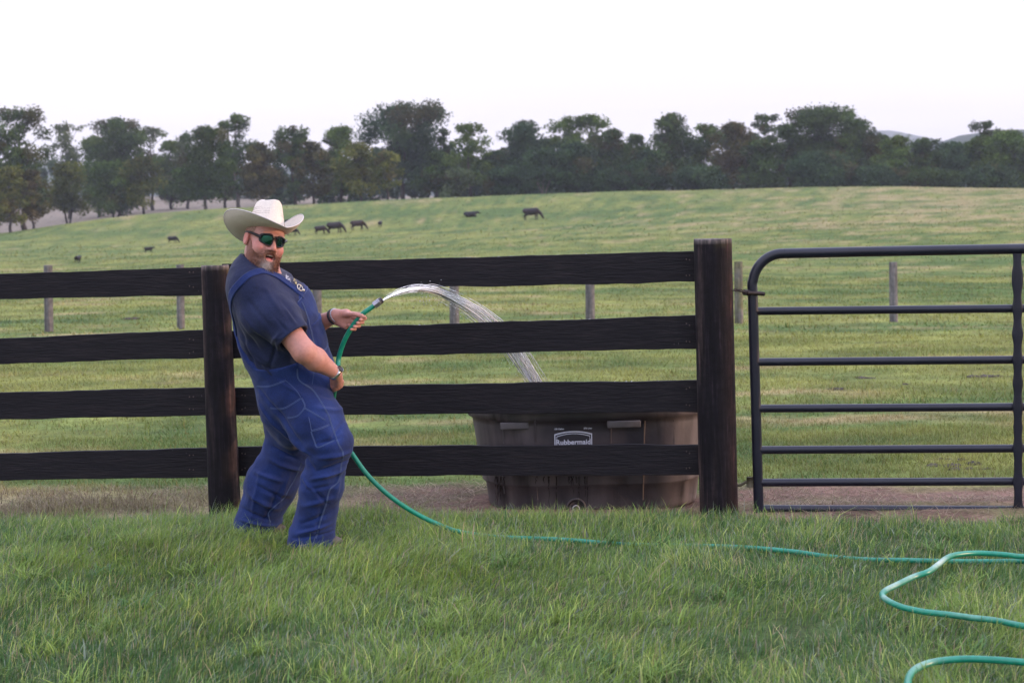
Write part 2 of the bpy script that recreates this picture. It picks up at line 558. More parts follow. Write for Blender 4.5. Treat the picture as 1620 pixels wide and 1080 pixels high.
gm = attr_mat("ground_soil_and_turf", rough=.95, spec=.1, noise=.35, nscale=.9, bump=.3)
_t = gm.node_tree
def grit(m, levels):
    """finer pigment mottling on top of the colour: clods, litter, bare crumbs"""
    t = m.node_tree; b = t.nodes["Principled BSDF"]
    for (sc, amt) in levels:
        src = b.inputs["Base Color"].links[0].from_socket
        g_ = t.nodes.new("ShaderNodeNewGeometry")
        n = t.nodes.new("ShaderNodeTexNoise"); n.inputs["Scale"].default_value = sc; n.inputs["Detail"].default_value = 5; n.inputs["Roughness"].default_value = .7
        t.links.new(g_.outputs["Position"], n.inputs[0])
        mrn = t.nodes.new("ShaderNodeMapRange"); mrn.inputs[1].default_value = .32; mrn.inputs[2].default_value = .68; mrn.inputs[3].default_value = 1 - amt; mrn.inputs[4].default_value = 1 + amt
        t.links.new(n.outputs[0], mrn.inputs[0])
        v = t.nodes.new("ShaderNodeVectorMath"); v.operation = 'SCALE'
        t.links.new(src, v.inputs[0]); t.links.new(mrn.outputs[0], v.inputs["Scale"]); t.links.new(v.outputs[0], b.inputs["Base Color"])
    n = t.nodes.new("ShaderNodeTexNoise"); n.inputs["Scale"].default_value = 28; n.inputs["Detail"].default_value = 8
    g_ = t.nodes.new("ShaderNodeNewGeometry"); t.links.new(g_.outputs["Position"], n.inputs[0])
    bp = t.nodes.new("ShaderNodeBump"); bp.inputs["Strength"].default_value = 1; bp.inputs["Distance"].default_value = .02
    t.links.new(n.outputs[0], bp.inputs["Height"]); t.links.new(bp.outputs[0], b.inputs["Normal"])
grit(gm, [(6, .35), (45, .45)])
gr = mk("ground", V, Q, gm, col=ground_colour(V[:, 0], V[:, 1]))
tag(gr, "pasture and lawn ground rising to the hill", None, None, "structure")

# far blue hills
def ridge(name, pxs, pys, Y, mat, thick=900):
    px = np.linspace(pxs[0], pxs[-1], 160)
    py = np.interp(px, pxs, pys) + 1.0 * fbm(np.stack([px, px * 0, px * 0], -1), .03, 5)
    top = np.array([at(a, b, Y) for a, b in zip(px, py)])
    rows = []
    for k, f in enumerate(np.linspace(-1, 1, 13)):
        r = top.copy(); s = math.cos(f * math.pi / 2) ** .8 if abs(f) < 1 else 0
        r[:, 1] += f * thick; r[:, 2] = -5 + (top[:, 2] + 5) * s
        rows.append(r)
    Vv = np.vstack(rows); n = len(px)
    i, j = np.meshgrid(np.arange(12), np.arange(n - 1), indexing='ij')
    q = np.stack([i * n + j, i * n + j + 1, (i + 1) * n + j + 1, (i + 1) * n + j], -1).reshape(-1, 4)
    return tag(mk(name, Vv, q, mat), None, None, None, "structure")
hm_ = nmat("wooded_hill", [(.035, .05, .035), (.06, .075, .045)], scale=.01, rough=1, spec=0)
ridge("hills", [1300, 1360, 1390, 1410, 1440, 1480, 1540, 1700], [238, 214, 207, 207, 213, 222, 228, 240], 3200, hm_, 300)
ridge("hills", [1400, 1470, 1520, 1560, 1600, 1660, 1800, 2100], [250, 232, 214, 208, 206, 203, 210, 250], 1500, hm_, 300)
ridge("hills", [-700, -200, 100, 300, 600, 900, 1300], [285, 270, 262, 268, 262, 266, 275], 1700, hm_, 300)

# ------------------------------------------------------------------ grass
def blades(P, h, w, yaw, lean, col, seg=3, tipcol=None, flop=None):
    n = len(P)
    ts = np.linspace(0, 1, seg + 1)
    ld = np.stack([np.cos(yaw), np.sin(yaw), np.zeros(n)], 1)
    fa = yaw + np.pi / 2 + rng.normal(0, .6, n)
    wd = np.stack([np.cos(fa), np.sin(fa), np.zeros(n)], 1)
    Vs = []; Cs = []
    for k, t in enumerate(ts):
        c = P + ld * (lean * h * (t ** 1.7))[:, None] if np.ndim(t) else P + ld * (lean * h * t ** 1.7)[:, None]
        c = c + np.array([0, 0, 1.0]) * (h * t * (1 - .35 * np.minimum(lean, 1.4) * t))[:, None]
        ww = (w * (1 - t ** 1.5) * .5)[:, None]
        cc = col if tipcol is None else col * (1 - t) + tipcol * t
        if k < seg:
            Vs += [c - wd * ww, c + wd * ww]; Cs += [cc, cc]
        else:
            Vs += [c]; Cs += [cc]
    nv = 2 * seg + 1
    V = np.stack(Vs, 1).reshape(-1, 3); C = np.stack(Cs, 1).reshape(-1, 3)
    b = np.arange(n)[:, None] * nv
    q = np.concatenate([b + np.array([2 * s, 2 * s + 1, 2 * s + 3, 2 * s + 2]) for s in range(seg - 1)]) if seg > 1 else np.zeros((0, 4), int)
    t3 = b + np.array([2 * seg - 2, 2 * seg - 1, 2 * seg])
    return V, [f for f in (q, t3) if len(f)], C

grass_mat = attr_mat("grass_blade", rough=.55, trans=.30, spec=.25)

def lawn():
    parts = []
    def patch(n, y0, y1, margin, hs, ws, seg, dens_noise=True):
        y = np.sqrt(rng.uniform(y0 ** 2, y1 ** 2, n)) if y0 > 0 else rng.uniform(y0, y1, n)
        half = np.maximum(y, 0) * .345 + margin
        x = rng.uniform(-1, 1, n) * half
        p = np.stack([x, y, np.zeros(n)], 1)
        fy = fence_y(x)
        edge = fy + lawn_edge(x) + .02 + .10 * fbm(p, 2.2, 51) - .18 * (x < -1.5)
        keep = y < edge
        k1 = fbm(p, 2.6, 61); k2 = fbm(p, .9, 62); k3 = fbm(p, 9, 63)
        keep &= rng.uniform(0, 1, n) < .72 + .5 * k1
        # thin worn spot
        spot = np.exp(-(((x - .98) / .3) ** 2 + ((y - 5.9) / .35) ** 2))
        keep &= rng.uniform(0, 1, n) > spot * .6
        p, x, y, k1, k2, k3, fy = (a[keep] for a in (p, x, y, k1, k2, k3, fy)); n = len(p)
        p[:, 2] = G(p[:, 0], p[:, 1]) - .004
        near_f = np.exp(-((fy + lawn_edge(x) - y) / .22) ** 2) * (1 - .7 * (x > 1.3)) * (1 - 1.35 * np.exp(-((x - .35) / .8) ** 4))
        tread = np.exp(-(((x + .98) / .30) ** 2 + ((y - 7.75) / .35) ** 2))
        h = hs * np.exp(rng.normal(0, .32, n)) * (1 + .55 * k1 + .25 * k2 + .35 * k3) * (1 + .45 * near_f)
        # trodden where the man stands
        h = np.clip(h * (1 - .45 * tread), .015, .20)
        yaw = 2.6 * fbm(p, 1.6, 71) + rng.normal(0, 1.0, n) + .5
        lean = np.abs(rng.normal(.6, .38, n)) + .25 * k2
        w_ = ws * rng.uniform(.6, 1.5, n)
        wide = rng.uniform(0, 1, n) < .03; w_[wide] *= 2.2; 
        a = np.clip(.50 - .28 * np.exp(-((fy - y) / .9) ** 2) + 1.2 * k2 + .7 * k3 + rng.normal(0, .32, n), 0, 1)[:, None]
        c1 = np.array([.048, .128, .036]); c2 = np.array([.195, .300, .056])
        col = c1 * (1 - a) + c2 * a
        gy = (rng.uniform(0, 1, n) < .15)[:, None]                    # grey-green backs of blades
        col = np.where(gy, np.array([.20, .245, .175]) * rng.uniform(.7, 1.3, (n, 1)), col)
        yl = (rng.uniform(0, 1, n) < .085 + .10 * (k1 > .15))[:, None]
        col = np.where(yl, np.array([.40, .47, .13]) * rng.uniform(.6, 1.3, (n, 1)), col)
        dead = (rng.uniform(0, 1, n) < .06 + .1 * (k3 < -.3))[:, None]
        col = np.where(dead, np.array([.36, .29, .18]) * rng.uniform(.5, 1.2, (n, 1)), col)
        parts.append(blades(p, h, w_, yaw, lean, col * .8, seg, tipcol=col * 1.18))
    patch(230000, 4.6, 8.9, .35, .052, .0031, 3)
    # coarse broad-bladed tufts and flat weeds in the sward
    nt_ = 95; cy_ = np.sqrt(rng.uniform(4.7 ** 2, 8.2 ** 2, nt_)); cx_ = rng.uniform(-1, 1, nt_) * (cy_ * .35 + .2)
    nb_ = rng.integers(14, 55, nt_); idx = np.repeat(np.arange(nt_), nb_); n = len(idx)
    p = np.stack([cx_[idx] + rng.normal(0, .035, n), cy_[idx] + rng.normal(0, .035, n), np.zeros(n)], 1)
    ok = p[:, 1] < fence_y(p[:, 0]) + lawn_edge(p[:, 0]) - .15; p = p[ok]; idx = idx[ok]; n = len(p)
    p[:, 2] = G(p[:, 0], p[:, 1]) - .003
    hue = rng.uniform(0, 1, nt_)[idx][:, None]
    col = (np.array([.07, .17, .05]) * (1 - hue) + np.array([.24, .34, .07]) * hue) * rng.uniform(.8, 1.3, (n, 1))
    parts.append(blades(p, rng.uniform(.05, .12, n), rng.uniform(.004, .0085, n), rng.uniform(0, 6.28, n), rng.uniform(.4, 1.6, n), col * .8, 3, tipcol=col * 1.15))
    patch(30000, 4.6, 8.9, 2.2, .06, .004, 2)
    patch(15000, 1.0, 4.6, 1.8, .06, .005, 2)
    C = np.vstack([p[2] for p in parts])
    V, F = cat_parts([(p[0], p[1]) for p in parts])
    o = mk("lawn_grass", V, F, grass_mat, col=C)
    tag(o, "long green unmown lawn grass in front of the fence", "grass", None, "stuff")
lawn()

def pasture():
    parts = []
    def patch(n, y0, y1, margin, hs, ws, seg, side=.345, clump=0):
        y = np.sqrt(rng.uniform(y0 ** 2, y1 ** 2, n)); half = y * side + margin
        x = rng.uniform(-1, 1, n) * half
        p = np.stack([x, y, np.zeros(n)], 1)
        dy = y - fence_y(x)
        k1 = fbm(p * [.6, 1, 1], 1.2, 81); k3 = fbm(p, 6, 83)
        edge = .95 + .5 * fbm(p, 1.1, 41) + .5 * np.exp(-((x - .4) / 1.0) ** 2) + .2 * (x > 1.2)
        bare = (dy < edge) & (x > -1.35 - .5 * fbm(p, 1.1, 41))
        keep = (dy > .08) & (rng.uniform(0, 1, n) < .65 + .6 * k1 + .4 * k3)
        keep &= ~(bare & (rng.uniform(0, 1, n) > .22))
        tx, ty = at(934, 800, 9.0)[:2]
        keep &= ~((np.abs(x - tx) < .7) & (np.abs(y - ty) < .46))
        p, x, y, k1, k3, dy, bare = (a[keep] for a in (p, x, y, k1, k3, dy, bare)); n = len(p)
        p[:, 2] = G(x, y) - .003
        h = np.clip(hs * np.exp(rng.normal(0, .35, n)) * (1 + .6 * k1 + .5 * k3), .012, .4)
        h = np.where(bare, h * .6, h)
        gc = ground_colour(x, y)
        strawish = (dy < 1.0) & (x < -1.0)
        col = gc * rng.uniform(1.0, 1.75, (n, 1))
        yl = (rng.uniform(0, 1, n) < .16)[:, None]
        col = np.where(yl, np.array([.20, .185, .06]) * rng.uniform(.6, 1.2, (n, 1)), col)
        st = (strawish & (rng.uniform(0, 1, n) < .7))[:, None]; h = np.where(strawish, h * 1.7, h)
        col = np.where(st, np.array([.27, .215, .14]) * rng.uniform(.5, 1.2, (n, 1)), col)
        col = np.where(bare[:, None], np.array([.26, .19, .13]) * rng.uniform(.4, 1.3, (n, 1)), col)
        yaw = rng.uniform(0, 6.28, n); lean = np.abs(rng.normal(.7, .4, n)) + bare * 1.5
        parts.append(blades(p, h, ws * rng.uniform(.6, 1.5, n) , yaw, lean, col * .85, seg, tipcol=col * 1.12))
    # straw litter and crumbs trodden into the worn strip
    n = 42000; x = rng.uniform(-3.2, 3.6, n); dy = rng.uniform(0, 1, n) * (1.25 - lawn_edge(x)) + lawn_edge(x); y = fence_y(x) + dy
    p = np.stack([x, y, np.zeros(n)], 1)
    ok = rng.uniform(0, 1, n) < .45 + .9 * fbm(p, 2.4, 101); ok &= ~((np.abs(x - at(934, 800, 9.0)[0]) < .68) & (np.abs(y - 9.0) < .44))
    p = p[ok]; n = len(p); p[:, 2] = G(p[:, 0], p[:, 1]) + .002
    k = rng.uniform(0, 1, (n, 1)); col = np.array([.34, .26, .17]) * (k < .5) + np.array([.14, .095, .07]) * ((k >= .5) & (k < .8)) + np.array([.15, .17, .06]) * (k >= .8)
    parts.append(blades(p, rng.uniform(.012, .05, n), rng.uniform(.002, .005, n), rng.uniform(0, 6.28, n), rng.uniform(.6, 4, n), col * rng.uniform(.6, 1.3, (n, 1)), 1))
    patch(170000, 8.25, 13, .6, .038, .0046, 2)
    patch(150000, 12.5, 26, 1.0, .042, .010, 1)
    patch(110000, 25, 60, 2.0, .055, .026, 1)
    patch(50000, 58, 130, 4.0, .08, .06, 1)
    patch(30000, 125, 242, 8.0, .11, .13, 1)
    C = np.vstack([p[2] for p in parts])
    V, F = cat_parts([(p[0], p[1]) for p in parts])
    o = mk("pasture_grass", V, F, grass_mat, col=C)
    tag(o, "short grazed pasture grass behind the fence up the hill", "grass", None, "stuff")
pasture()

# ------------------------------------------------------------------ dark board fence
wood = None
def wood_mat(name, along):
    m, t, b = new_mat(name)
    tcn = t.nodes.new("ShaderNodeTexCoord"); mpn = t.nodes.new("ShaderNodeMapping"); mpn.inputs["Scale"].default_value = along
    t.links.new(tcn.outputs["Object"], mpn.inputs[0])
    n = t.nodes.new("ShaderNodeTexNoise"); n.inputs["Scale"].default_value = 9; n.inputs["Detail"].default_value = 9; n.inputs["Roughness"].default_value = .7
    t.links.new(mpn.outputs[0], n.inputs[0])
    r = t.nodes.new("ShaderNodeValToRGB"); fix_ramp(r.color_ramp, [(.3, (.0045, .0038, .006)), (.52, (.008, .0065, .009)), (.68, (.018, .014, .016)), (.80, (.060, .046, .044))])
    t.links.new(n.outputs[0], r.inputs[0])
    t.links.new(r.outputs[0], b.inputs["Base Color"])
    setb(b, Roughness=.7); b.inputs["Specular IOR Level"].default_value = .25
    n2 = t.nodes.new("ShaderNodeTexNoise"); n2.inputs["Scale"].default_value = 22; n2.inputs["Detail"].default_value = 8
    t.links.new(mpn.outputs[0], n2.inputs[0])
    bp = t.nodes.new("ShaderNodeBump"); bp.inputs["Strength"].default_value = .8; bp.inputs["Distance"].default_value = .006
    t.links.new(n2.outputs[0], bp.inputs["Height"]); t.links.new(bp.outputs[0], b.inputs["Normal"])
    return m, t, b
rail_mat = wood_mat("creosoted_board", (.22, 3, 5))[0]
post_mat, pt_, pb_ = wood_mat("creosoted_post", (5, 5, .35))
# the posts' reddish right edge is warm sunlight painted into their colour
def plank(P0, P1, P2, P3, thick, name, parent, seed):
    """board from 4 front corners: top-left, top-right, bottom-right, bottom-left"""
    n = 260; rows = 6
    s = np.linspace(0, 1, n)
    top = P0 + (P1 - P0) * s[:, None]; bot = P3 + (P2 - P3) * s[:, None]
    nz1 = fbm(np.stack([s * 14 + seed * 7, s * 0, s * 0], -1), 1, seed, 6); nz2 = fbm(np.stack([s * 14 + seed * 9, s * 0, s * 0], -1), 1, seed + 3, 6)
    top = top + np.array([0, 0, 1]) * (nz1 * .0055)[:, None]; bot = bot + np.array([0, 0, 1]) * (nz2 * .006)[:, None]
    d = unit(P1 - P0); back = unit(np.cross(d, [0, 0, -1.0])) * -1
    if back[1] < 0: back = -back
    c = .0018
    prof = []
    vz = np.array([0, 0, 1.0])
    # loop around the section, chamfered
    prof = [top - vz * c, top + back * c, top + back * (thick - c), top + back * thick - vz * c]
    prof += [bot + back * thick + vz * c, bot + back * (thick - c), bot + back * c, bot + vz * c]
    L = np.stack(prof, 1)              # n,8,3
    V = L.reshape(-1, 3); k = 8
    i, j = np.meshgrid(np.arange(n - 1), np.arange(k), indexing='ij')
    q = np.stack([i * k + j, (i + 1) * k + j, (i + 1) * k + (j + 1) % k, i * k + (j + 1) % k], -1).reshape(-1, 4)[:, ::-1]
    e1 = np.arange(k)[None]; e2 = (n - 1) * k + np.arange(k)[::-1][None]
    return mk(name, V, [q, e1, e2], rail_mat, parent, smooth=False)

lp = at(355, 806, 8.68); lp[2] = G(lp[0], lp[1])
fence = empty("board_fence", lp, "dark four board fence with two round posts in front of the water tank", "fence")
def post(px_t, py_t, px_b, py_b, Yc, r_t, r_b, name, parent, seed, mat):
    T = at(px_t, py_t, Yc); B = at(px_b, py_b, Yc)
    B[2] = G(B[0], B[1]) - .06
    n, m = 40, 60
    a = np.linspace(0, 2 * np.pi, n, endpoint=False)
    V = []
    for k in range(m):
        t = k / (m - 1); c = B + (T - B) * t; r = r_b + (r_t - r_b) * t
        ring = np.stack([np.cos(a), np.sin(a), a * 0], 1)
        p = np.stack([np.cos(a) * 3, np.sin(a) * 3, a * 0 + t * 1.2 + seed], 1)
        rr = r * (1 + .035 * fbm(p, 1.2, seed) + .035 * np.minimum(0, fbm(p * [2.5, 2.5, .5], 1.5, seed + 9)))
        V.append(c + ring * rr[:, None])
    cc = V[-1].mean(0)
    for f in (.985, .93, .6, .25):
        zt = V[m - 1] * f + cc * (1 - f)
        zt = zt + np.array([0, 0, .004 if f < .99 else .003]) + np.array([0, 0, .005]) * fbm(zt * 20, 1, seed)[:, None]
        V.append(zt)
    V = np.vstack(V + [cc[None] + [0, 0, .004]])
    R = m + 4
    i, j = np.meshgrid(np.arange(R - 1), np.arange(n), indexing='ij')
    q = np.stack([i * n + j, i * n + (j + 1) % n, (i + 1) * n + (j + 1) % n, (i + 1) * n + j], -1).reshape(-1, 4)
    k = np.arange(n); tri = np.stack([(R - 1) * n + k, (R - 1) * n + (k + 1) % n, np.full(n, R * n)], 1)
    return V, [q, tri]
def add_post(*a):
    V, F = post(*a)
    name, parent, seed, mat = a[7:11]
    # colour: black paint flaking to brown wood, lichen near the top
    zt = V[:, 2].max()
    p = V * [14, 14, 1.0]
    k = fbm(p, 1.0, seed + 30); k2 = fbm(V, 9, seed + 31)
    col = np.array([.007, .0055, .008]) + np.clip(k - .12, 0, 1)[:, None] * np.array([.16, .11, .09]) * .55
    sun_rim = np.clip((V[:, 0] - V[:, 0].mean()) / .09 - .45, 0, 1) * np.clip(.6 + k2, 0, 1)
    col = col + sun_rim[:, None] * np.array([.070, .030, .020])  # warm low sun painted onto the post's right side
    li = np.clip(1 - (zt - V[:, 2]) / (.09 + .12 * np.clip(k, -.5, 1)), 0, 1) * np.clip(k2 * 2.2 + .4, 0, 1) * np.clip((V[:, 0] - V[:, 0].mean()) / .08 + .3, 0, 1)
    col = col * (1 - li[:, None]) + np.array([.13, .12, .045]) * li[:, None]
    tp = (V[:, 2] > zt - .012)[:, None]
    col = np.where(tp, np.array([.11, .095, .09]) * (1 + .5 * k2[:, None]), col)
    return mk(name, V, F, mat, parent, col=col)
pcol = attr_mat("weathered_post_wood", rough=.78, spec=.2, noise=.35, nscale=30, bump=.5)
def streaks(m, sc=(1, 1, .07), nscale=55, lo=.45, hi=2.3, bump=.9):
    """vertical grain and flaked streaks over the post's own colour"""
    t = m.node_tree; b = t.nodes["Principled BSDF"]
    src = b.inputs["Base Color"].links[0].from_socket
    tcn = t.nodes.new("ShaderNodeTexCoord"); mpn = t.nodes.new("ShaderNodeMapping"); mpn.inputs["Scale"].default_value = sc
    n = t.nodes.new("ShaderNodeTexNoise"); n.inputs["Scale"].default_value = nscale; n.inputs["Detail"].default_value = 7; n.inputs["Roughness"].default_value = .65
    t.links.new(tcn.outputs["Object"], mpn.inputs[0]); t.links.new(mpn.outputs[0], n.inputs[0])
    r = t.nodes.new("ShaderNodeValToRGB"); fix_ramp(r.color_ramp, [(.35, (lo,) * 3), (.55, (1, 1, 1)), (.66, (hi, hi * .9, hi * .85)), (.75, (hi * 2, hi * 1.75, hi * 1.6))])
    t.links.new(n.outputs[0], r.inputs[0])
    mm = t.nodes.new("ShaderNodeMix"); mm.data_type = 'RGBA'; mm.blend_type = 'MULTIPLY'; mm.inputs[0].default_value = 1
    t.links.new(src, mm.inputs[6]); t.links.new(r.outputs[0], mm.inputs[7]); t.links.new(mm.outputs[2], b.inputs["Base Color"])
    bp = t.nodes.new("ShaderNodeBump"); bp.inputs["Strength"].default_value = bump; bp.inputs["Distance"].default_value = .006
    t.links.new(n.outputs[0], bp.inputs["Height"]); t.links.new(bp.outputs[0], b.inputs["Normal"])
streaks(pcol)
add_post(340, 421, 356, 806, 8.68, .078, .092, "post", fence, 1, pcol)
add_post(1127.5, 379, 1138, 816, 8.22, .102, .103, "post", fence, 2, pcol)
RB = .105     # rails are nailed on the pasture side of the posts
def rail(x0, t0, b0, x1, t1, b1, seed, dy0=0.0, dy1=0.0):
    Ya, Yb = Yfence(x0) + RB + dy0, Yfence(x1) + RB + dy1
    plank(at(x0, t0, Ya), at(x1, t1, Yb), at(x1, b1, Yb), at(x0, b0, Ya), .025, "rail", fence, seed)
def ext(x0, v0, x1, v1, x): return v0 + (v1 - v0) * (x - x0) / (x1 - x0)
for s, (a0, a1, b0, b1, c0, c1, d0, d1) in enumerate([
        (434, 473, 422, 467, 417, 461, 397, 446),
        (535, 576, 522, 566, 523, 567, 499, 552),
        (621, 664, 613, 657, 613, 657, 601, 652),
        (717, 760, 709, 755, 707, 753, 703, 751)]):
    xl = -420
    rail(xl, ext(0, a0, 320, b0, xl), ext(0, a1, 320, b1, xl), 349, ext(0, a0, 320, b0, 349), ext(0, a1, 320, b1, 349), 3 + s)
    rail(351, ext(375, c0, 1100, d0, 351), ext(375, c1, 1100, d1, 351), 1124, ext(375, c0, 1100, d0, 1124), ext(375, c1, 1100, d1, 1124), 13 + s)
nail = nmat("rusty_nail_head", [(.05, .03, .025), (.12, .09, .085)], scale=200, rough=.6, metallic=.5)
scuff = new_mat("bare_wood_scuff")[0]; sb_ = scuff.node_tree.nodes["Principled BSDF"]; sb_.inputs["Base Color"].default_value = (.13, .115, .125, 1); setb(sb_, Roughness=.9)
ns, cs_ = [], []
rails_px = [(434, 473, 417, 461, 397, 446), (535, 576, 523, 567, 499, 552), (621, 664, 613, 657, 601, 652), (717, 760, 707, 753, 703, 751)]
for (a0, a1, c0, c1, d0, d1) in rails_px:
    for k in range(16):
        x = random.uniform(0, 1090)
        if 330 < x < 372: continue
        tpx = a0 + (c0 - a0) * x / 375 if x < 375 else ext(375, c0, 1100, d0, x); bpx = a1 + (c1 - a1) * x / 375 if x < 375 else ext(375, c1, 1100, d1, x)
        y = random.uniform(tpx + 2, bpx - 2); L = random.uniform(.3, 2.5); Y = Yfence(x) + RB - .0012
        cs_.append(tube([at(x - random.uniform(0, .8), y - L, Y), at(x, y, Y - .0006), at(x + random.uniform(-.6, .6), y + L, Y)], [.0004, random.uniform(.0007, .0016), .0004], 5))
    for x in (383, 388, 1086, 1091, 300, 306):
        tpx = a0 + (c0 - a0) * x / 375 if x < 375 else ext(375, c0, 1100, d0, x); bpx = a1 + (c1 - a1) * x / 375 if x < 375 else ext(375, c1, 1100, d1, x)
        for f_ in (.25, .75):
            c = at(x, tpx + (bpx - tpx) * f_ + random.uniform(-2, 2), Yfence(x) + RB)
            ns.append(tube([c + np.array([0, .004, 0]), c - np.array([0, .0022, 0])], [.0048, .0042], 8))
V, F = cat_parts(ns); tag(mk("nail_heads", V, F, nail, fence), kind="stuff")
V, F = cat_parts(cs_); tag(mk("scuff_marks", V, F, scuff, fence), kind="stuff")
# next post to the left, outside the frame, carries the rails' other ends
add_post(-412, 440, -400, 806, 9.06, .08, .092, "post", fence, 5, pcol)

# water beads flung on the boards
bead = new_mat("water_bead")[0]; bb = bead.node_tree.nodes["Principled BSDF"]; setb(bb, Roughness=.05); bb.inputs["Base Color"].default_value = (.75, .78, .85, 1); bb.inputs["Transmission Weight"].default_value = .35
def ico(c, r, s=(1, 1, 1)):
    t = (1 + 5 ** .5) / 2
    v = np.array([(-1, t, 0), (1, t, 0), (-1, -t, 0), (1, -t, 0), (0, -1, t), (0, 1, t), (0, -1, -t), (0, 1, -t), (t, 0, -1), (t, 0, 1), (-t, 0, -1), (-t, 0, 1)], float)
    v /= np.linalg.norm(v[0])
    f = np.array([(0, 11, 5), (0, 5, 1), (0, 1, 7), (0, 7, 10), (0, 10, 11), (1, 5, 9), (5, 11, 4), (11, 10, 2), (10, 7, 6), (7, 1, 8), (3, 9, 4), (3, 4, 2), (3, 2, 6), (3, 6, 8), (3, 8, 9), (4, 9, 5), (2, 4, 11), (6, 2, 10), (8, 6, 7), (9, 8, 1)])
    return v * r * np.array(s) + c, [f]
bp_ = []
tops = [(417, 397), (523, 499), (613, 601), (707, 703)]
for _ in range(240):
    r = random.choices([0, 1, 2, 3], [2, 3, 5, 1])[0]
    mu = (760, 800, 790, 850)[r]
    x = random.gauss(mu, 110)
    if not 560 < x < 1090: continue
    y = ext(375, tops[r][0], 1100, tops[r][1], x)
    on_top = random.random() < .8
    Y = Yfence(x) + RB + (.012 if on_top else -.001)
    c = at(x, y + (0.2 if on_top else random.uniform(1, 26)), Y)
    bp_.append(ico(c, random.uniform(.0012, .003), (random.uniform(1, 3) if on_top else 1, 1, .7 if on_top else random.uniform(1, 3))))
V, F = cat_parts(bp_)
tag(mk("water_drops", V, F, bead), "clear water drops splashed along the dark fence boards", "water drops", None, "stuff")

# ------------------------------------------------------------------ tube gate
def Ygate(px): return 8.22 - (px - 1195) * .12 / 415
def gp(px, py, dy=0): return at(px, py, Ygate(px) + dy)
paint = nmat("dark_blue_gate_paint", [(.005, .006, .014), (.008, .009, .020), (.022, .022, .034)], scale=7, rough=.36, bump=.15, bscale=40, spec=.42, lo=.35, hi=.8, bdist=.002)
g0 = gp(1196, 812); g0[2] = G(g0[0], g0[1])
gate = empty("tube_gate", g0, "dark blue seven bar tubular steel gate beside the thick right post", "gate")
def lin(pts, n=30): return resample([gp(*p) for p in pts], n)
# outer frame: up the latch stile, round the corner, along the top
corner = [(1191, 470), (1190, 450)] + [(1239 - 48 * math.cos(a), 450 - 49 * math.sin(a)) for a in np.linspace(.15, 1.45, 8)] + [(1240, 401), (1260, 400.5)]
out = [(1201, 822), (1199, 760), (1196, 650), (1193, 550)] + corner + [(1400, 397.5), (1620, 393.5), (1900, 388.5), (2250, 382)]
P = resample([gp(*p) for p in out], 160)
V, F = tube(P, .0272, 16)
mk("frame", V, F, paint, gate)
bars = [(492, 488), (572.5, 569), (646, 643.5), (711.5, 709), (763, 761), (804.5, 806)]
for (a, b) in bars:
    def yy(x): return a + (b - a) * (x - 1205) / 395
    V, F = tube(resample([gp(1197, yy(1197)), gp(1400, yy(1400)), gp(1600, yy(1600)), gp(2240, yy(2240))], 40), .0218, 14)
    mk("bar", V, F, paint, gate)
# vertical braces: rolled channel straps pinched between bars
for bx in (1611, 1950, 2245):
    ys_ = np.linspace(401, 812, 70); rows = []
    for yv in ys_:
        dmin = min([abs(yv - (a + (b - a) * (bx - 1205) / 395)) for a, b in bars] + [abs(yv - 394)])
        wpx = 9.0 - 2.6 * math.sin(min(1, dmin / 38) * math.pi / 1) * 1 + (2.5 if dmin > 30 else 0) * 0
        for sx_, dy in ((-1, .004), (-1, -.026), (-.6, -.030), (.6, -.030), (1, -.026), (1, .004), (.8, .004), (-.8, .004)):
            rows.append(at(bx + sx_ * wpx - (812 - yv) * .004, yv, Ygate(bx) + dy))
    V = np.array(rows); n = len(ys_)
    i, j = np.meshgrid(np.arange(n - 1), np.arange(8), indexing='ij')
    q = np.stack([i * 8 + j, i * 8 + (j + 1) % 8, (i + 1) * 8 + (j + 1) % 8, (i + 1) * 8 + j], -1).reshape(-1, 4)
    mk("brace", V, q, paint, gate, smooth=True)
# latch clamp and chain at the top, hinge pin at the bottom
steel = nmat("rusty_latch_steel", [(.03, .025, .025), (.07, .045, .035)], scale=30, rough=.5, metallic=.7, bump=.2)
V1 = tube([gp(1184, 463.5, -.03), gp(1190, 463.5, -.036), gp(1200, 464, -.034), gp(1209, 465, -.02)], .011, 8)
V2 = tube([gp(1188, 463, -.02), gp(1188, 463, .03)], .016, 8)
V3 = tube([gp(1176, 462, -.01), gp(1186, 463.5, -.02)], .016, 10)
V, F = cat_parts([V1, V2, V3]); mk("latch_clamp", V, F, steel, gate)
links = []
for k in range(6):
    c = gp(1161 + k * 3.4, 459.5 - 2.5 * math.sin(k / 5 * 3.1) + k * .8, -.055 + .006 * k)
    a = np.linspace(0, 2 * np.pi, 13)
    rt = unit([1, .1, -.15]); o2 = np.array([0, 0, 1.0]) if k % 2 else np.array([0, 1.0, 0])
    links.append(tube([c + rt * .012 * math.cos(t) + o2 * .006 * math.sin(t) for t in a], .0028, 6, cap=False))
V, F = cat_parts(links); mk("chain", V, F, steel, gate)
V1 = tube([gp(1162, 768, -.01), gp(1172, 767, -.01), gp(1180, 762, -.01), gp(1192, 762, -.01)], [.006, .008, .008, .008], 8)
V2 = tube([gp(1186, 754, -.012), gp(1186, 770, -.012)], .017, 10)
V, F = cat_parts([V1, V2]); mk("hinge_pin", V, F, nmat("mossy_hinge", [(.04, .035, .02), (.07, .06, .03)], scale=40, rough=.8), gate)

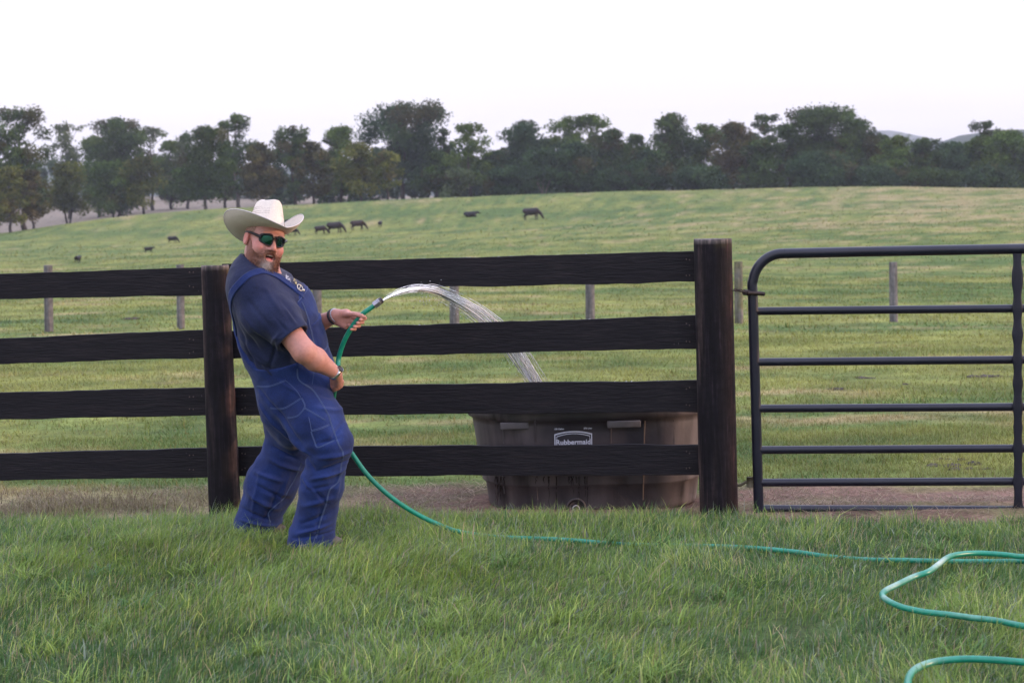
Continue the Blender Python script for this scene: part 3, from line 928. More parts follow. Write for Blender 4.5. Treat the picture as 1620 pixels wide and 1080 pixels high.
# ------------------------------------------------------------------ old wire-fence posts in the pasture
bgw = attr_mat("grey_split_post", rough=.85, spec=.2, noise=.3, nscale=12)
streaks(bgw, (1, 1, .1), 18, .6, 1.4)
names = ["grey field post behind the left fence boards, nearest the left edge", "grey field post seen just left of the near fence post",
         "grey field post behind the man's far shoulder", "grey field post right behind the arc of water",
         "grey field post above the middle of the water tank", "mossy field post just right of the thick gate post",
         "grey field post framed by the upper bars of the gate"]
for k, (px, pt, pb, r) in enumerate([(76, 420, 520, .082), (285, 419, 518, .074), (501, 419, 517, .09), (718, 418, 517, .092), (933, 416, 515, .09), (1168, 414, 515, .083), (1413, 415, 516, .08)]):
    Y = 30.0 + .1 * k
    V, F = post(px, pt, px + (1 if px > 900 else 1), pb, Y, r, r * 1.05, "x", None, 50 + k, None)
    kk = fbm(V * [8, 8, 1], 1, k)
    col = np.array([.13, .125, .125]) * (1 + .5 * kk[:, None])
    if k == 5:
        mo = np.clip(fbm(V, 5, 3) + .5, 0, 1)[:, None]; col = col * (1 - mo) + np.array([.13, .13, .06]) * mo
    b0 = at(px, pb, Y); b0[2] = G(b0[0], b0[1])
    tag(mk("fence_post", V, F, bgw, col=col, org=b0), names[k], "fence post", "posts of the field fence in the pasture")

# cow pats / molehills dotted in the pasture
clod = nmat("dark_soil_clod", [(.03, .024, .018), (.07, .055, .04)], scale=8, rough=1, bump=.6)
cl = []
for (px, py, s) in [(1372, 598, .14), (1560, 596, .16), (1322, 616, .09), (1432, 608, .06), (1388, 542, .06), (1500, 736, .12), (1525, 742, .1), (1575, 617, .05), (380, 632, .08), (206, 505, .3), (1515, 728, .09)]:
    zz = -.2; p = onz(px, py, zz)
    for _ in range(4): p = onz(px, py, float(G(p[0], p[1])))
    for j in range(7):
        c = p + np.array([random.gauss(0, s * .5), random.gauss(0, s * .3), 0]); c[2] = G(c[0], c[1])
        cl.append(ico(c, s * random.uniform(.2, .45), (1.3, 1, .45)))
V, F = cat_parts(cl); V = V + .01 * vnoise(V, 25, 3)[:, None]
tag(mk("soil_clods", V, F, clod, smooth=False), "dark clods and cow pats scattered in the grazed pasture", "soil clods", None, "stuff")
# ------------------------------------------------------------------ trees
def ground_px(px, py, y0=20, y1=700):
    """first ground point seen at this pixel of the photograph"""
    ys = np.linspace(y0, y1, 1500); d = F0 * FPX + CR * (px - 810) + CU * (540 - py)
    P = CAM + d[None] * (ys / d[1])[:, None]
    below = np.where(P[:, 2] < G(P[:, 0], P[:, 1]))[0]
    if len(below) == 0: return None
    p = P[below[0]].copy(); p[2] = float(G(p[0], p[1])); return p

leaf_mat = attr_mat("tree_foliage", rough=.75, trans=.22, spec=.12)
bark_mat = attr_mat("tree_bark", rough=.95, spec=.1, noise=.3, nscale=3)
KIND = {   # leaf colours (a, b), share of thin gaps, bark
 'dark':  ((.026, .050, .014), (.070, .112, .026), .0),
 'blue':  ((.024, .050, .022), (.058, .100, .038), .0),
 'green': ((.040, .078, .014), (.105, .155, .030), .0),
 'olive': ((.055, .076, .014), (.140, .145, .030), .0),
 'brown': ((.044, .052, .016), (.105, .090, .030), .0),
 'pale':  ((.060, .085, .040), (.110, .140, .062), .5),
}
TREES = []
def tree(px, top, wpx, Y, kind, label, cb=.16, fork=1, lobes=None, dens=1.0, shape='round', lean=0, base=None, pale_bark=False, sub=None):
    seed = len(TREES) * 13 + 5
    r_ = np.random.default_rng(seed)
    if px < 500: cb = min(max(cb, .14), .19)
    T = at(px, top, Y); x0 = T[0] - lean
    z0 = float(G(x0, Y)); H = T[2] - z0
    W = wpx / FPX * Y * 1.18
    B = np.array([x0, Y, z0])
    ca, cb_, gap = KIND[kind]
    root = empty("tree", B, label, "tree", "trees along the edge of the hilltop pasture")
    # lobes of the crown
    nl = lobes or int(20 + W * 1.3)
    L = []
    zc0 = H * cb
    while len(L) < nl:
        u = r_.uniform(0, 1); z = zc0 + (H - zc0) * u
        if shape == 'round': env = math.sqrt(max(0, 1 - (2 * u - .95) ** 2)) if u > .45 else .72 + .6 * u
        elif shape == 'tall': env = (.78 + .30 * math.sin(u * 3.0)) * (1 if u < .8 else 1 - (u - .8) * 1.7)
        elif shape == 'vase': env = .50 + .62 * min(1, u * 1.5) * (1 if u < .8 else 1 - (u - .8) * 1.6)
        elif shape == 'spire': env = 1.0 - .75 * u
        else: env = 1.0 - .45 * u ** 2
        env = max(.08, env)
        a = r_.uniform(0, 2 * np.pi); rr = math.sqrt(r_.uniform(.02, 1)) * env * W / 2 * .86
        rad = W * r_.uniform(.13, .24) * (1 - .25 * u)
        rad = min(rad, 2.9)
        z = min(z, H - rad * .8)
        L.append((np.array([math.cos(a) * rr + lean * u, math.sin(a) * rr * .9, z]), rad))
    for u in np.linspace(.45, .93, 6):
        k_ = W * (.17 - .07 * (u - .45) * 1.6); L.append((np.array([lean * u + r_.normal(0, W * .05), 0, zc0 + (H - zc0) * u - k_ * .3]), min(k_, 2.6)))
    # a leading lobe so the top sits where the photograph has it
    L.append((np.array([lean, 0, H - W * .09]), W * .12))
    C = []; P = []; S = []
    for c, rad in L:
        nlf = int(110 * dens * (rad / 1.1) ** 2) + 24
        d = r_.normal(size=(nlf, 3)); d /= np.linalg.norm(d, axis=1)[:, None]
        u = r_.uniform(0, 1, nlf) ** .45 * (1 + (r_.uniform(0, 1, nlf) < .16) * r_.uniform(0, .34, nlf))
        sq = np.array([1.15, 1.0, .8])
        p = c + d * sq * (rad * u)[:, None] * (1 + .35 * vnoise(d * 2 + c, 1.4, seed)[:, None])
        t = np.clip(r_.normal(.45 + r_.uniform(-.35, .35), .28, nlf), 0, 1)[:, None]
        col = np.array(ca) * (1 - t) + np.array(cb_) * t
        tint = r_.uniform(.65, 1.4)
        if r_.uniform() < .10: col = col * .5 + np.array([.085, .055, .024]) * .5
        P.append(p); C.append(col * tint); S.append(np.full(nlf, 1.0))
    P = np.vstack(P); C = np.vstack(C); n = len(P)
    keepm = (vnoise(P, .8, seed + 3) + .4 * vnoise(P, 2.1, seed + 4)) > (-.75 + gap)
    P, C = P[keepm], C[keepm]; n = len(P)
    s = r_.uniform(.13, .33, n) * (Y / 270) ** .5
    nrm = r_.normal(size=(n, 3)); nrm /= np.linalg.norm(nrm, axis=1)[:, None]
    a1 = np.cross(nrm, r_.normal(size=(n, 3))); a1 /= np.linalg.norm(a1, axis=1)[:, None]
    a2 = np.cross(nrm, a1)
    k1 = r_.uniform(.6, 1.3, (n, 1)); s_ = s[:, None]
    V = np.stack([P - a1 * s_ * k1, P - a2 * s_ * .55 + a1 * s_ * .2, P + a1 * s_, P + a2 * s_ * .7 - nrm * s_ * .25], 1).reshape(-1, 3)
    q = np.arange(n)[:, None] * 4 + np.arange(4)
    # trunk, fork and limbs
    parts = []
    tr = max(.14, H * .019)
    bend = r_.normal(0, .03 * H, 2)
    split = H * max(.10, cb * .75)
    def limb(a, b, r0, r1, sag=.1):
        a = np.array(a, float); b = np.array(b, float)
        mid = (a + b) / 2 + np.array([r_.normal(0, .06), r_.normal(0, .06), sag]) * np.linalg.norm(b - a)
        Pp = resample([a, mid, b], 9)
        parts.append(tube(Pp, np.linspace(r0, r1, 9), 7))
    forks = []
    if fork == 1:
        limb([0, 0, -.3], [bend[0] * .3, 0, split], tr * 1.25, tr, 0); forks = [np.array([bend[0] * .3, 0, split])]
    else:
        for f in range(fork):
            ang = r_.uniform(-.2, .2); sx_ = (f - (fork - 1) / 2) * H * .13
            limb([sx_ * .25, 0, -.3], [sx_, r_.normal(0, .3), split * 1.3], tr, tr * .75, 0); forks.append(np.array([sx_, 0, split * 1.3]))
    ups = []
    for f in forks:
        top_ = np.array([f[0] * 1.2 + lean, 0, H * .82]); limb(f, top_, tr * .8, tr * .15, 0); ups.append((f, top_))
    order = sorted(range(len(L)), key=lambda i: -L[i][1])[:int(len(L) * .8)]
    for i in order:
        c = L[i][0]; f, t_ = ups[i % len(ups)]
        zz = max(f[2], c[2] - W * .25); k = np.clip((zz - f[2]) / max(.1, t_[2] - f[2]), 0, .9)
        limb(f + (t_ - f) * k, c, tr * .32 * (1 - .5 * k), tr * .07, -.05)
    Vt, Ft = cat_parts(parts)
    bc = np.array([.13, .115, .10]) if pale_bark else np.array([.050, .042, .036])
    mk("trunk", Vt + B, Ft, bark_mat, root, col=bc * (1 + .3 * vnoise(Vt, 2, 1))[:, None])
    mk("crown", V + B, q, leaf_mat, root, col=np.repeat(C, 4, 0), smooth=False)
    TREES.append(root)
    return root

T_ = tree
T_(-40, 178, 90, 250, 'dark', "tall dark tree cut by the left edge of the photo", shape='tall')
T_(30, 170, 84, 256, 'dark', "tall dark upright tree with a ragged twin top near the left edge", cb=.2, shape='tall')
T_(12, 262, 62, 243, 'olive', "low olive tree at the far left edge in front of the tall dark ones", cb=.22, base=1)
T_(48, 268, 52, 246, 'brown', "small brownish tree just left of the round olive tree", cb=.25)
T_(103, 194, 58, 330, 'pale', "thin pale see-through tree behind the small round olive tree", dens=.55, shape='vase')
T_(104, 256, 66, 272, 'olive', "small round olive tree on a forked trunk in the mown field", cb=.24, fork=2)
T_(150, 214, 60, 320, 'green', "mid green tree filling the gap left of the dark domed tree")
T_(186, 187, 82, 312, 'dark', "dark domed tree rising above the twin trunked green tree", shape='tall')
T_(178, 255, 74, 285, 'green', "low spreading green tree on two dark trunks at the mown field", cb=.28, fork=2)
T_(224, 246, 62, 283, 'olive', "yellow olive tree at the edge of the mown field", cb=.26)
T_(236, 200, 52, 335, 'pale', "thin pale tree behind the yellow olive tree", dens=.5, shape='vase')
T_(268, 222, 60, 330, 'green', "soft green tree standing in the dip of the treeline")
T_(292, 212, 46, 325, 'pale', "pale tree with a wispy top left of the dark leaning one", dens=.6)
T_(326, 200, 82, 268, 'dark', "dark broad tree with a pale leaning limb left of the hat", cb=.2, pale_bark=True, lean=.6)
T_(372, 180, 56, 285, 'dark', "tall tree with a narrow tuft on top directly above the hat", cb=.18, shape='tall', pale_bark=True)
T_(352, 222, 44, 290, 'green', "green tree tucked behind the tree with the narrow tuft")
T_(412, 226, 62, 270, 'brown', "brown tinged tree above the right side of the hat brim", cb=.2)
T_(462, 199, 56, 276, 'dark', "tree with a flat round top right of the hat", cb=.22, shape='vase')
T_(492, 224, 52, 270, 'brown', "reddish brown tree next to the flat topped tree", cb=.2)
T_(536, 200, 70, 280, 'green', "bushy green tree left of the tallest tree", cb=.18)
T_(566, 226, 64, 262, 'olive', "light olive tree standing before the bushy green one", cb=.2)
T_(632, 162, 122, 290, 'blue', "tallest tree on the left half with several rounded heads", cb=.2, shape='vase', dens=.95, lobes=30)
T_(610, 239, 44, 258, 'olive', "small yellowish tree at the foot of the tallest tree", cb=.3)
T_(688, 240, 62, 272, 'dark', "low dark tree right of the tallest tree's trunk")
T_(703, 203, 34, 292, 'dark', "narrow dark tree beside the layered tree", shape='tall')
T_(742, 195, 60, 268, 'green', "layered tree with separate leaf shelves and a dark trunk", cb=.16, shape='tall', lobes=16)
T_(722, 262, 50, 262, 'pale', "pale bushy growth under the layered tree", cb=.1)
T_(786, 238, 56, 284, 'dark', "dark low tree in the notch right of the layered tree")
T_(826, 190, 84, 284, 'blue', "broad domed tree left of the pale trunks", cb=.12)
T_(858, 236, 62, 262, 'blue', "tree showing three pale slender trunks above the grazing cow", cb=.26, fork=3, pale_bark=True)
T_(896, 184, 62, 290, 'green', "spiky topped green tree, left half of the pair", shape='tall', lobes=26)
T_(938, 180, 72, 288, 'green', "spiky topped green tree, right half of the pair", shape='tall', lobes=26)
T_(912, 225, 76, 262, 'blue', "round dark dome in front of the spiky topped pair", cb=.08)
T_(968, 204, 62, 280, 'dark', "dark tree sloping down right of the spiky pair", cb=.1)
T_(1004, 212, 50, 284, 'green', "small green top in the dip before the tall dark tree")
T_(1060, 180, 80, 280, 'dark', "tall dark tree above the right end of the top fence board", cb=.1)
T_(1022, 236, 60, 262, 'blue', "low blue green tree left of the tall dark one", cb=.06)
T_(1114, 196, 54, 286, 'green', "loose green tree between two dark ones above the thick post", dens=.8)
T_(1160, 194, 76, 276, 'brown', "brown green tree above the thick round post", cb=.08)
T_(1210, 181, 42, 290, 'dark', "tree with a small round knob on top", shape='vase')
T_(1204, 222, 64, 266, 'dark', "wide dark tree beneath the round knob", cb=.06)
T_(1248, 196, 60, 282, 'dark', "dark shoulder of trees left of the biggest tree")
T_(1302, 168, 128, 284, 'dark', "biggest widest tree above the curved end of the gate", cb=.08, lobes=36)
T_(1352, 188, 74, 278, 'dark', "dark tree merging into the biggest one on its right", cb=.08)
T_(1300, 240, 90, 262, 'blue', "low dark bushy tree in front of the biggest tree", cb=.04)
T_(1398, 214, 60, 282, 'dark', "tree under the pale distant hill")
T_(1420, 214, 60, 270, 'green', "green tree right of the pale distant hill", cb=.06)
T_(1462, 218, 60, 274, 'dark', "dark rounded tree in the lower run of the treeline", cb=.06)
T_(1508, 224, 60, 270, 'blue', "blue green tree left of the tree with a tuft", cb=.06)
T_(1558, 191, 58, 286, 'dark', "tuft topped tree standing up near the right edge", shape='tall', lobes=34)
T_(1552, 216, 60, 272, 'green', "bushy green tree under the tuft near the right edge", cb=.06)
T_(1600, 205, 66, 270, 'green', "green tree cut by the right edge of the photo", cb=.06)
T_(1660, 204, 80, 268, 'dark', "dark tree just outside the right edge", cb=.06)
T_(1110, 262, 80, 260, 'blue', "low bush between the trees above the top board's right end", cb=.02)
T_(1390, 262, 80, 260, 'blue', "low dark bush at the hill crest above the gate", cb=.02)
T_(1470, 268, 76, 258, 'dark', "low bush at the crest right of the gate's middle", cb=.02)
T_(1570, 262, 84, 258, 'blue', "low bush at the crest near the right edge", cb=.02)
T_(990, 262, 60, 260, 'blue', "low bush at the crest right of the big grazing cow", cb=.02)
T_(800, 262, 60, 266, 'blue', "low bush at the crest above the resting cow", cb=.02)

def woods():
    r_ = np.random.default_rng(77); P = []; C = []
    for k in range(760):
        px = r_.uniform(-300, 2000); Y = r_.uniform(318, 352) if px > 430 else r_.uniform(440, 490)
        x = at(px, 300, Y)[0]; z0 = float(G(x, Y))
        hmax = 12.2 + 3.0 * fbm(np.array([px, 0, 0.]), .012, 9)
        if px < 430: hmax = hmax * 1.25 - 3.0
        else: hmax -= 1.6
        z = z0 + r_.uniform(.5, hmax); rad = r_.uniform(1.2, 2.6); n = 150
        d = r_.normal(size=(n, 3)); d /= np.linalg.norm(d, axis=1)[:, None]
        P.append(np.array([x, Y, z]) + d * (rad * r_.uniform(0, 1, n) ** .4)[:, None])
        t = r_.uniform(0, 1, (n, 1))
        C.append((np.array([.024, .046, .022]) * (1 - t) + np.array([.056, .092, .034]) * t) * r_.uniform(.8, 1.2))
    P = np.vstack(P); C = np.vstack(C); n = len(P)
    s = r_.uniform(.3, .6, (n, 1)); nrm = r_.normal(size=(n, 3)); nrm /= np.linalg.norm(nrm, axis=1)[:, None]
    a1 = np.cross(nrm, r_.normal(size=(n, 3))); a1 /= np.linalg.norm(a1, axis=1)[:, None]; a2 = np.cross(nrm, a1)
    V = np.stack([P - a1 * s, P - a2 * s * .6, P + a1 * s, P + a2 * s * .7], 1).reshape(-1, 3)
    o = mk("distant_woods", V, np.arange(n)[:, None] * 4 + np.arange(4), leaf_mat, col=np.repeat(C, 4, 0), smooth=False)
    tag(o, "dark mass of woods filling in behind the treeline", "woods", None, "stuff")
woods()

# ------------------------------------------------------------------ cows
hide = attr_mat("black_cow_hide", rough=.6, spec=.3, noise=.2, nscale=6)
def cow_mesh(pose, h=.04):
    f = Field((-1.45, -.55, -.05), (1.65, .55, 1.6), h)
    lie = pose == 'lie'
    dz = -.52 if lie else 0
    def p(x, y, z): return (x, y, z + dz)
    f.cap(p(-.72, 0, .98), p(.35, 0, .96), .33, .37, .1)
    f.ell(p(-.2, 0, .88), (.62, .40, .36), k=.1)
    f.ell(p(-.82, 0, 1.06), (.34, .30, .28), k=.1)
    f.ell(p(.5, 0, 1.02), (.34, .29, .40), k=.1)
    f.cap(p(-.9, 0, 1.25), p(.45, 0, 1.30), .08, .10, .12)
    if pose in ('graze', 'calf'):
        f.chain([p(.6, 0, 1.08), p(.95, 0, .82), p(1.18, 0, .50)], [.26, .19, .15], .08)
        f.chain([p(1.16, 0, .50), p(1.28, 0, .28), p(1.36, 0, .12)], [.14, .11, .08], .05)
        hd = np.array([1.13, 0, .52])
    elif pose == 'up' or lie:
        f.chain([p(.6, 0, 1.1), p(.92, 0, 1.22), p(1.08, 0, 1.28)], [.26, .18, .14], .08)
        f.chain([p(1.08, 0, 1.28), p(1.24, 0, 1.18), p(1.4, 0, 1.06)], [.14, .11, .08], .05)
        hd = np.array([1.08, 0, 1.34 + dz])
    for s in (-1, 1):
        f.ell(hd + np.array([-.02, s * .2, .02]), (.05, .11, .04), k=.02)
        if not lie:
            o = .10 * s
            f.chain([(.48 + o, s * .17, .85), (.52 + o, s * .17, .44), (.50 + o, s * .17, .08), (.52 + o, s * .17, 0)], [.17, .072, .055, .065], .05)
            f.chain([(-.82, s * .18, .95), (-.60 - o, s * .2, .70), (-.90 - o, s * .18, .44), (-.84 - o, s * .18, .08), (-.82 - o, s * .18, 0)], [.25, .16, .07, .055, .065], .05)
        else:
            f.chain([(.5, s * .2, .3), (.85, s * .24, .1), (.55, s * .26, .06)], [.16, .08, .06], .05)
            f.chain([(-.8, s * .25, .35), (-.35, s * .34, .16), (-.7, s * .38, .07)], [.24, .13, .07], .05)
    f.chain([p(-1.08, 0, 1.22), p(-1.2, 0, 1.0), p(-1.2, .03, .6), p(-1.19, .03, .45)], [.035, .028, .03, .05], .02)
    V, Q = f.mesh(); V = smooth_mesh(V, Q, 2)
    return V, Q
cow_src = {k: cow_mesh(k) for k in ('graze', 'up', 'lie')}
def cow(px, py, hpx, head_deg, pose, label, brown=0.0, hh=1.37):
    p = ground_px(px, py, 60, 400)
    s = hpx / FPX * p[1] / (hh if pose != 'lie' else .95)
    V, Q = cow_src[pose]
    a = math.radians(head_deg); R = np.array([[math.cos(a), -math.sin(a), 0], [math.sin(a), math.cos(a), 0], [0, 0, 1]])
    W = (V * s) @ R.T + p
    dk = np.array([.005, .0045, .006]); br = np.array([.05, .022, .014])
    k = np.clip(vnoise(V, 1.5, int(px)) * .6 + .5, 0, 1)[:, None] * brown
    o = mk("cow", W, Q, hide, col=dk * (1 - k) + br * k, org=p)
    tag(o, label, "cow", "black cattle grazing on the hillside")
cow(842, 347.5, 18, -4, 'graze', "largest black cow grazing high on the hill, head to the right", .35)
cow(745, 343.5, 9.5, 8, 'lie', "black cow resting on the hill left of the largest one")
cow(602, 359, 9, 80, 'up', "tiny black calf seen end on, right of the standing cows", .1)
cow(567, 364, 15, 12, 'graze', "brownish black cow grazing, third from the hat", .8)
cow(531, 368.5, 17, -6, 'graze', "black cow grazing in the middle of the group right of the hat", .35)
cow(508, 370, 12.5, 14, 'graze', "small dark calf just left of the middle grazing cow", .3)
cow(463, 372.5, 12, -8, 'graze', "black cow low beside the sunglasses, half hidden by the man", .1)
cow(460, 359, 12, 5, 'graze', "black cow mostly hidden behind the hat brim")
cow(274, 385, 11, -12, 'graze', "black cow grazing left of the hat, the upper of two", .1)
cow(236, 400, 9, 10, 'up', "small black cow left of the hat, the lower of two", .2)
cow(124, 416, 11.5, 82, 'up', "black calf seen end on above the left field post", .1)

# ------------------------------------------------------------------ stock tank behind the fence
TX = at(934, 650, 9.0)[0]; TY0 = 8.99; TZ = -.065
rub, rt_, rb_ = new_mat("weathered_black_polythene")
tcn = rt_.nodes.new("ShaderNodeTexCoord")
def noisen(scale, sc=(1, 1, 1), det=6):
    mpn = rt_.nodes.new("ShaderNodeMapping"); mpn.inputs["Scale"].default_value = sc
    n = rt_.nodes.new("ShaderNodeTexNoise"); n.inputs["Scale"].default_value = scale; n.inputs["Detail"].default_value = det
    rt_.links.new(tcn.outputs["Object"], mpn.inputs[0]); rt_.links.new(mpn.outputs[0], n.inputs[0]); return n
na = noisen(4); nb = noisen(9, (1, 1, .12)); nc = noisen(40)
r1 = rt_.nodes.new("ShaderNodeValToRGB"); fix_ramp(r1.color_ramp, [(.3, (.014, .012, .018)), (.5, (.026, .022, .028)), (.7, (.050, .040, .044))])
r2 = rt_.nodes.new("ShaderNodeValToRGB"); fix_ramp(r2.color_ramp, [(.30, (.25, .25, .25)), (.42, (1, 1, 1)), (.68, (1, 1, 1)), (.8, (1.6, 1.45, 1.4))])
rt_.links.new(na.outputs[0], r1.inputs[0]); rt_.links.new(nb.outputs[0], r2.inputs[0])
mm = rt_.nodes.new("ShaderNodeMix"); mm.data_type = 'RGBA'; mm.blend_type = 'MULTIPLY'; mm.inputs[0].default_value = .9
rt_.links.new(r1.outputs[0], mm.inputs[6]); rt_.links.new(r2.outputs[0], mm.inputs[7])
# dust caking the lower third and the ends of the tank
sp = rt_.nodes.new("ShaderNodeSeparateXYZ"); rt_.links.new(tcn.outputs["Object"], sp.inputs[0])
md = rt_.nodes.new("ShaderNodeMapRange"); md.inputs[1].default_value = .34; md.inputs[2].default_value = .0; md.inputs[3].default_value = 0; md.inputs[4].default_value = .40
rt_.links.new(sp.outputs[2], md.inputs[0])
ax_ = rt_.nodes.new("ShaderNodeMath"); ax_.operation = 'ABSOLUTE'; rt_.links.new(sp.outputs[0], ax_.inputs[0])
me_ = rt_.nodes.new("ShaderNodeMapRange"); me_.inputs[1].default_value = .28; me_.inputs[2].default_value = .5; me_.inputs[3].default_value = 0; me_.inputs[4].default_value = .62
rt_.links.new(ax_.outputs[0], me_.inputs[0])
mx_ = rt_.nodes.new("ShaderNodeMath"); mx_.operation = 'MAXIMUM'; rt_.links.new(md.outputs[0], mx_.inputs[0]); rt_.links.new(me_.outputs[0], mx_.inputs[1])
mu_ = rt_.nodes.new("ShaderNodeMath"); mu_.operation = 'MULTIPLY'; rt_.links.new(mx_.outputs[0], mu_.inputs[0])
mrr = rt_.nodes.new("ShaderNodeMapRange"); mrr.inputs[1].default_value = .3; mrr.inputs[2].default_value = .65; rt_.links.new(nb.outputs[0], mrr.inputs[0]); rt_.links.new(mrr.outputs[0], mu_.inputs[1])
m3 = rt_.nodes.new("ShaderNodeMix"); m3.data_type = 'RGBA'; m3.inputs[7].default_value = (.195, .168, .165, 1)
rt_.links.new(mu_.outputs[0], m3.inputs[0]); rt_.links.new(mm.outputs[2], m3.inputs[6]); rt_.links.new(m3.outputs[2], rb_.inputs["Base Color"])
bpn = rt_.nodes.new("ShaderNodeBump"); bpn.inputs["Strength"].default_value = .4; bpn.inputs["Distance"].default_value = .003
rt_.links.new(nc.outputs[0], bpn.inputs["Height"]); rt_.links.new(bpn.outputs[0], rb_.inputs["Normal"])
setb(rb_, Roughness=.6)

tank = empty("water_tank", (TX, TY0, TZ), "weathered black oval stock tank standing behind the fence boards", "water tank")
def stad(hx, hy, n=120, seg_n=None):
    """oval with straight long sides"""
    a = np.linspace(0, 2 * np.pi, n, endpoint=False) + np.pi / n
    L = hx - hy
    c, s = np.cos(a), np.sin(a)
    return np.stack([np.sign(c) * np.abs(c) ** .95 * hy + np.clip(c * 2.2, -1, 1) * L, s * hy * (1 + 0 * s)], 1)
prof = [  # (z, half length, half width)
 (0.0, .600, .375), (.012, .610, .385), (.03, .612, .387), (.145, .628, .402), (.155, .646, .418), (.165, .648, .42), (.46, .688, .455), (.50, .694, .460),
 (.53, .700, .466), (.535, .722, .486), (.56, .728, .490), (.595, .728, .490), (.605, .720, .484), (.607, .700, .465), (.600, .686, .452), (.50, .676, .445), (.16, .630, .40), (.05, .60, .37)]
n = 160; rings = []
for (z, hx, hy) in prof:
    xy = stad(hx, hy, n)
    # raised end sections and the recessed middle of each long side, as moulded steps
    d = np.zeros(n)
    if z < .53:
        ax = np.abs(xy[:, 0]); d = np.where(ax > .335, .010, 0) + np.where(ax < .235, -.012 * (1 if z > .1 else .5), 0)
    xy = xy + np.stack([xy[:, 0] * 0, np.sign(xy[:, 1]) * d], 1)
    rings.append(np.column_stack([xy, np.full(n, z)]))
Vb = np.vstack(rings); m = len(prof)
i, j = np.meshgrid(np.arange(m - 1), np.arange(n), indexing='ij')
q = np.stack([i * n + j, i * n + (j + 1) % n, (i + 1) * n + (j + 1) % n, (i + 1) * n + j], -1).reshape(-1, 4)
base = np.array([TX, TY0, TZ])
bot = np.arange(n)[None, ::-1]; bot2 = ((m - 1) * n + np.arange(n))[None]
tb = mk("body", Vb + base, [q, bot, bot2], rub, tank)
bv = BVHTree.FromPolygons([tuple(v) for v in (Vb + base).tolist()], [tuple(f) for f in q.tolist()])
def on_tank(px, py, off=0.0):
    d = unit(F0 * FPX + CR * (px - 810) + CU * (540 - py))
    h = bv.ray_cast(Vector(CAM), Vector(d))
    return (np.array(h[0]) + np.array(h[1]) * off, np.array(h[1])) if h[0] is not None else (None, None)
# grip pads under the rim, vertical seams, drain plug, logo
padm = nmat("scuffed_grey_pad", [(.06, .055, .062), (.10, .088, .092)], scale=12, rough=.7, bump=.2)
for (xa, xb) in ((791, 836), (960, 1013)):
    a, _ = on_tank(xa, 661); b, _ = on_tank(xb, 661)
    if a is None: continue
    c = (a + b) / 2; c[2] = TZ + .512
    V, F = boxv(c + np.array([0, -.008, 0]), (b[0] - a[0], .03, .038), bev=.006)
    mk("grip", V, F, padm, tank)
seamm = nmat("worn_seam", [(.10, .075, .062), (.16, .115, .09)], scale=10, rough=.8)
for (pts, nm) in (([(1020, 665), (1019, 700), (1018, 752), (1017, 790), (1016, 822)], "seam"), ([(795, 752), (798, 780), (803, 822)], "seam")):
    P = [on_tank(*p, off=.0) [0] for p in pts]
    P = [p for p in P if p is not None]
    V, F = tube(resample(P, 30), .0045, 6)
    mk(nm, V, F, seamm if pts[0][0] > 900 else padm, tank)
c, nn = on_tank(911, 803)
parts = []
def ringtube(c, ax, R, r, n=28):
    u = unit(np.cross(ax, [0, 0, 1])); v = np.cross(ax, u); a = np.linspace(0, 2 * np.pi, n + 1)
    return tube([c + u * R * math.cos(t) + v * R * math.sin(t) for t in a], r, 8, cap=False)
axn = np.array([0, -1.0, 0])
boss = [ringtube(c + axn * .006, axn, .052, .007), tube([c - axn * .01, c + axn * .012], [.045, .040], 28)]
V, F = cat_parts(boss); mk("drain_boss", V, F, rub, tank)
V, F = cat_parts([tube([c + axn * .005, c + axn * .030], [.022, .021], 20), tube([c + axn * .03, c + axn * .04], [.012, .011], 4)])
pl = mk("drain_plug", V, F, nmat("plug_plastic", [(.05, .045, .045), (.09, .08, .08)], scale=30, rough=.45), tank)
V, F = ringtube(c + axn * .03, axn, .019, .0035)
mk("plug_ring", V, F, nmat("worn_plug_rim", [(.35, .34, .36), (.55, .53, .55)], scale=40, rough=.4), pl)
# moulded step and seams, wet drips run down from the boards
for (pts, nm_, r0, mt_) in (([(795, 668), (796, 685), (797, 701)], "seam", .004, padm), ([(1066, 664), (1067, 702)], "rib", .003, rub), ([(846, 662), (847, 701)], "rib", .005, rub), ([(966, 671), (966, 701)], "rib", .005, rub), ([(848, 753), (850, 790), (852, 818)], "rib", .005, rub)):
    P = [on_tank(*p)[0] for p in pts]; P = [p for p in P if p is not None]
    if len(P) > 1:
        V, F = tube(resample(P, 16), r0, 6); mk(nm_, V, F, mt_, tank)
wet = new_mat("wet_drip")[0]; wb_ = wet.node_tree.nodes["Principled BSDF"]; wb_.inputs["Base Color"].default_value = (.006, .005, .008, 1); setb(wb_, Roughness=.25)
drp = []
for k in range(26):
    x = random.choice([random.gauss(875, 12), random.gauss(905, 14), random.gauss(925, 8), random.uniform(780, 800)]); y0 = 753; L_ = random.uniform(10, 62) if k < 20 else random.uniform(8, 20)
    P = [on_tank(x + random.gauss(0, .5) , min(y0 + L_ * t, 816))[0] for t in np.linspace(0, 1, 8)]
    P = [p for p in P if p is not None]
    if len(P) > 3: drp.append(tube(resample(P, 24), np.linspace(random.uniform(.0015, .0045), .0008, 24), 5))
V, F = cat_parts(drp); tag(mk("wet_drips", V, F, wet, tank), kind="stuff")
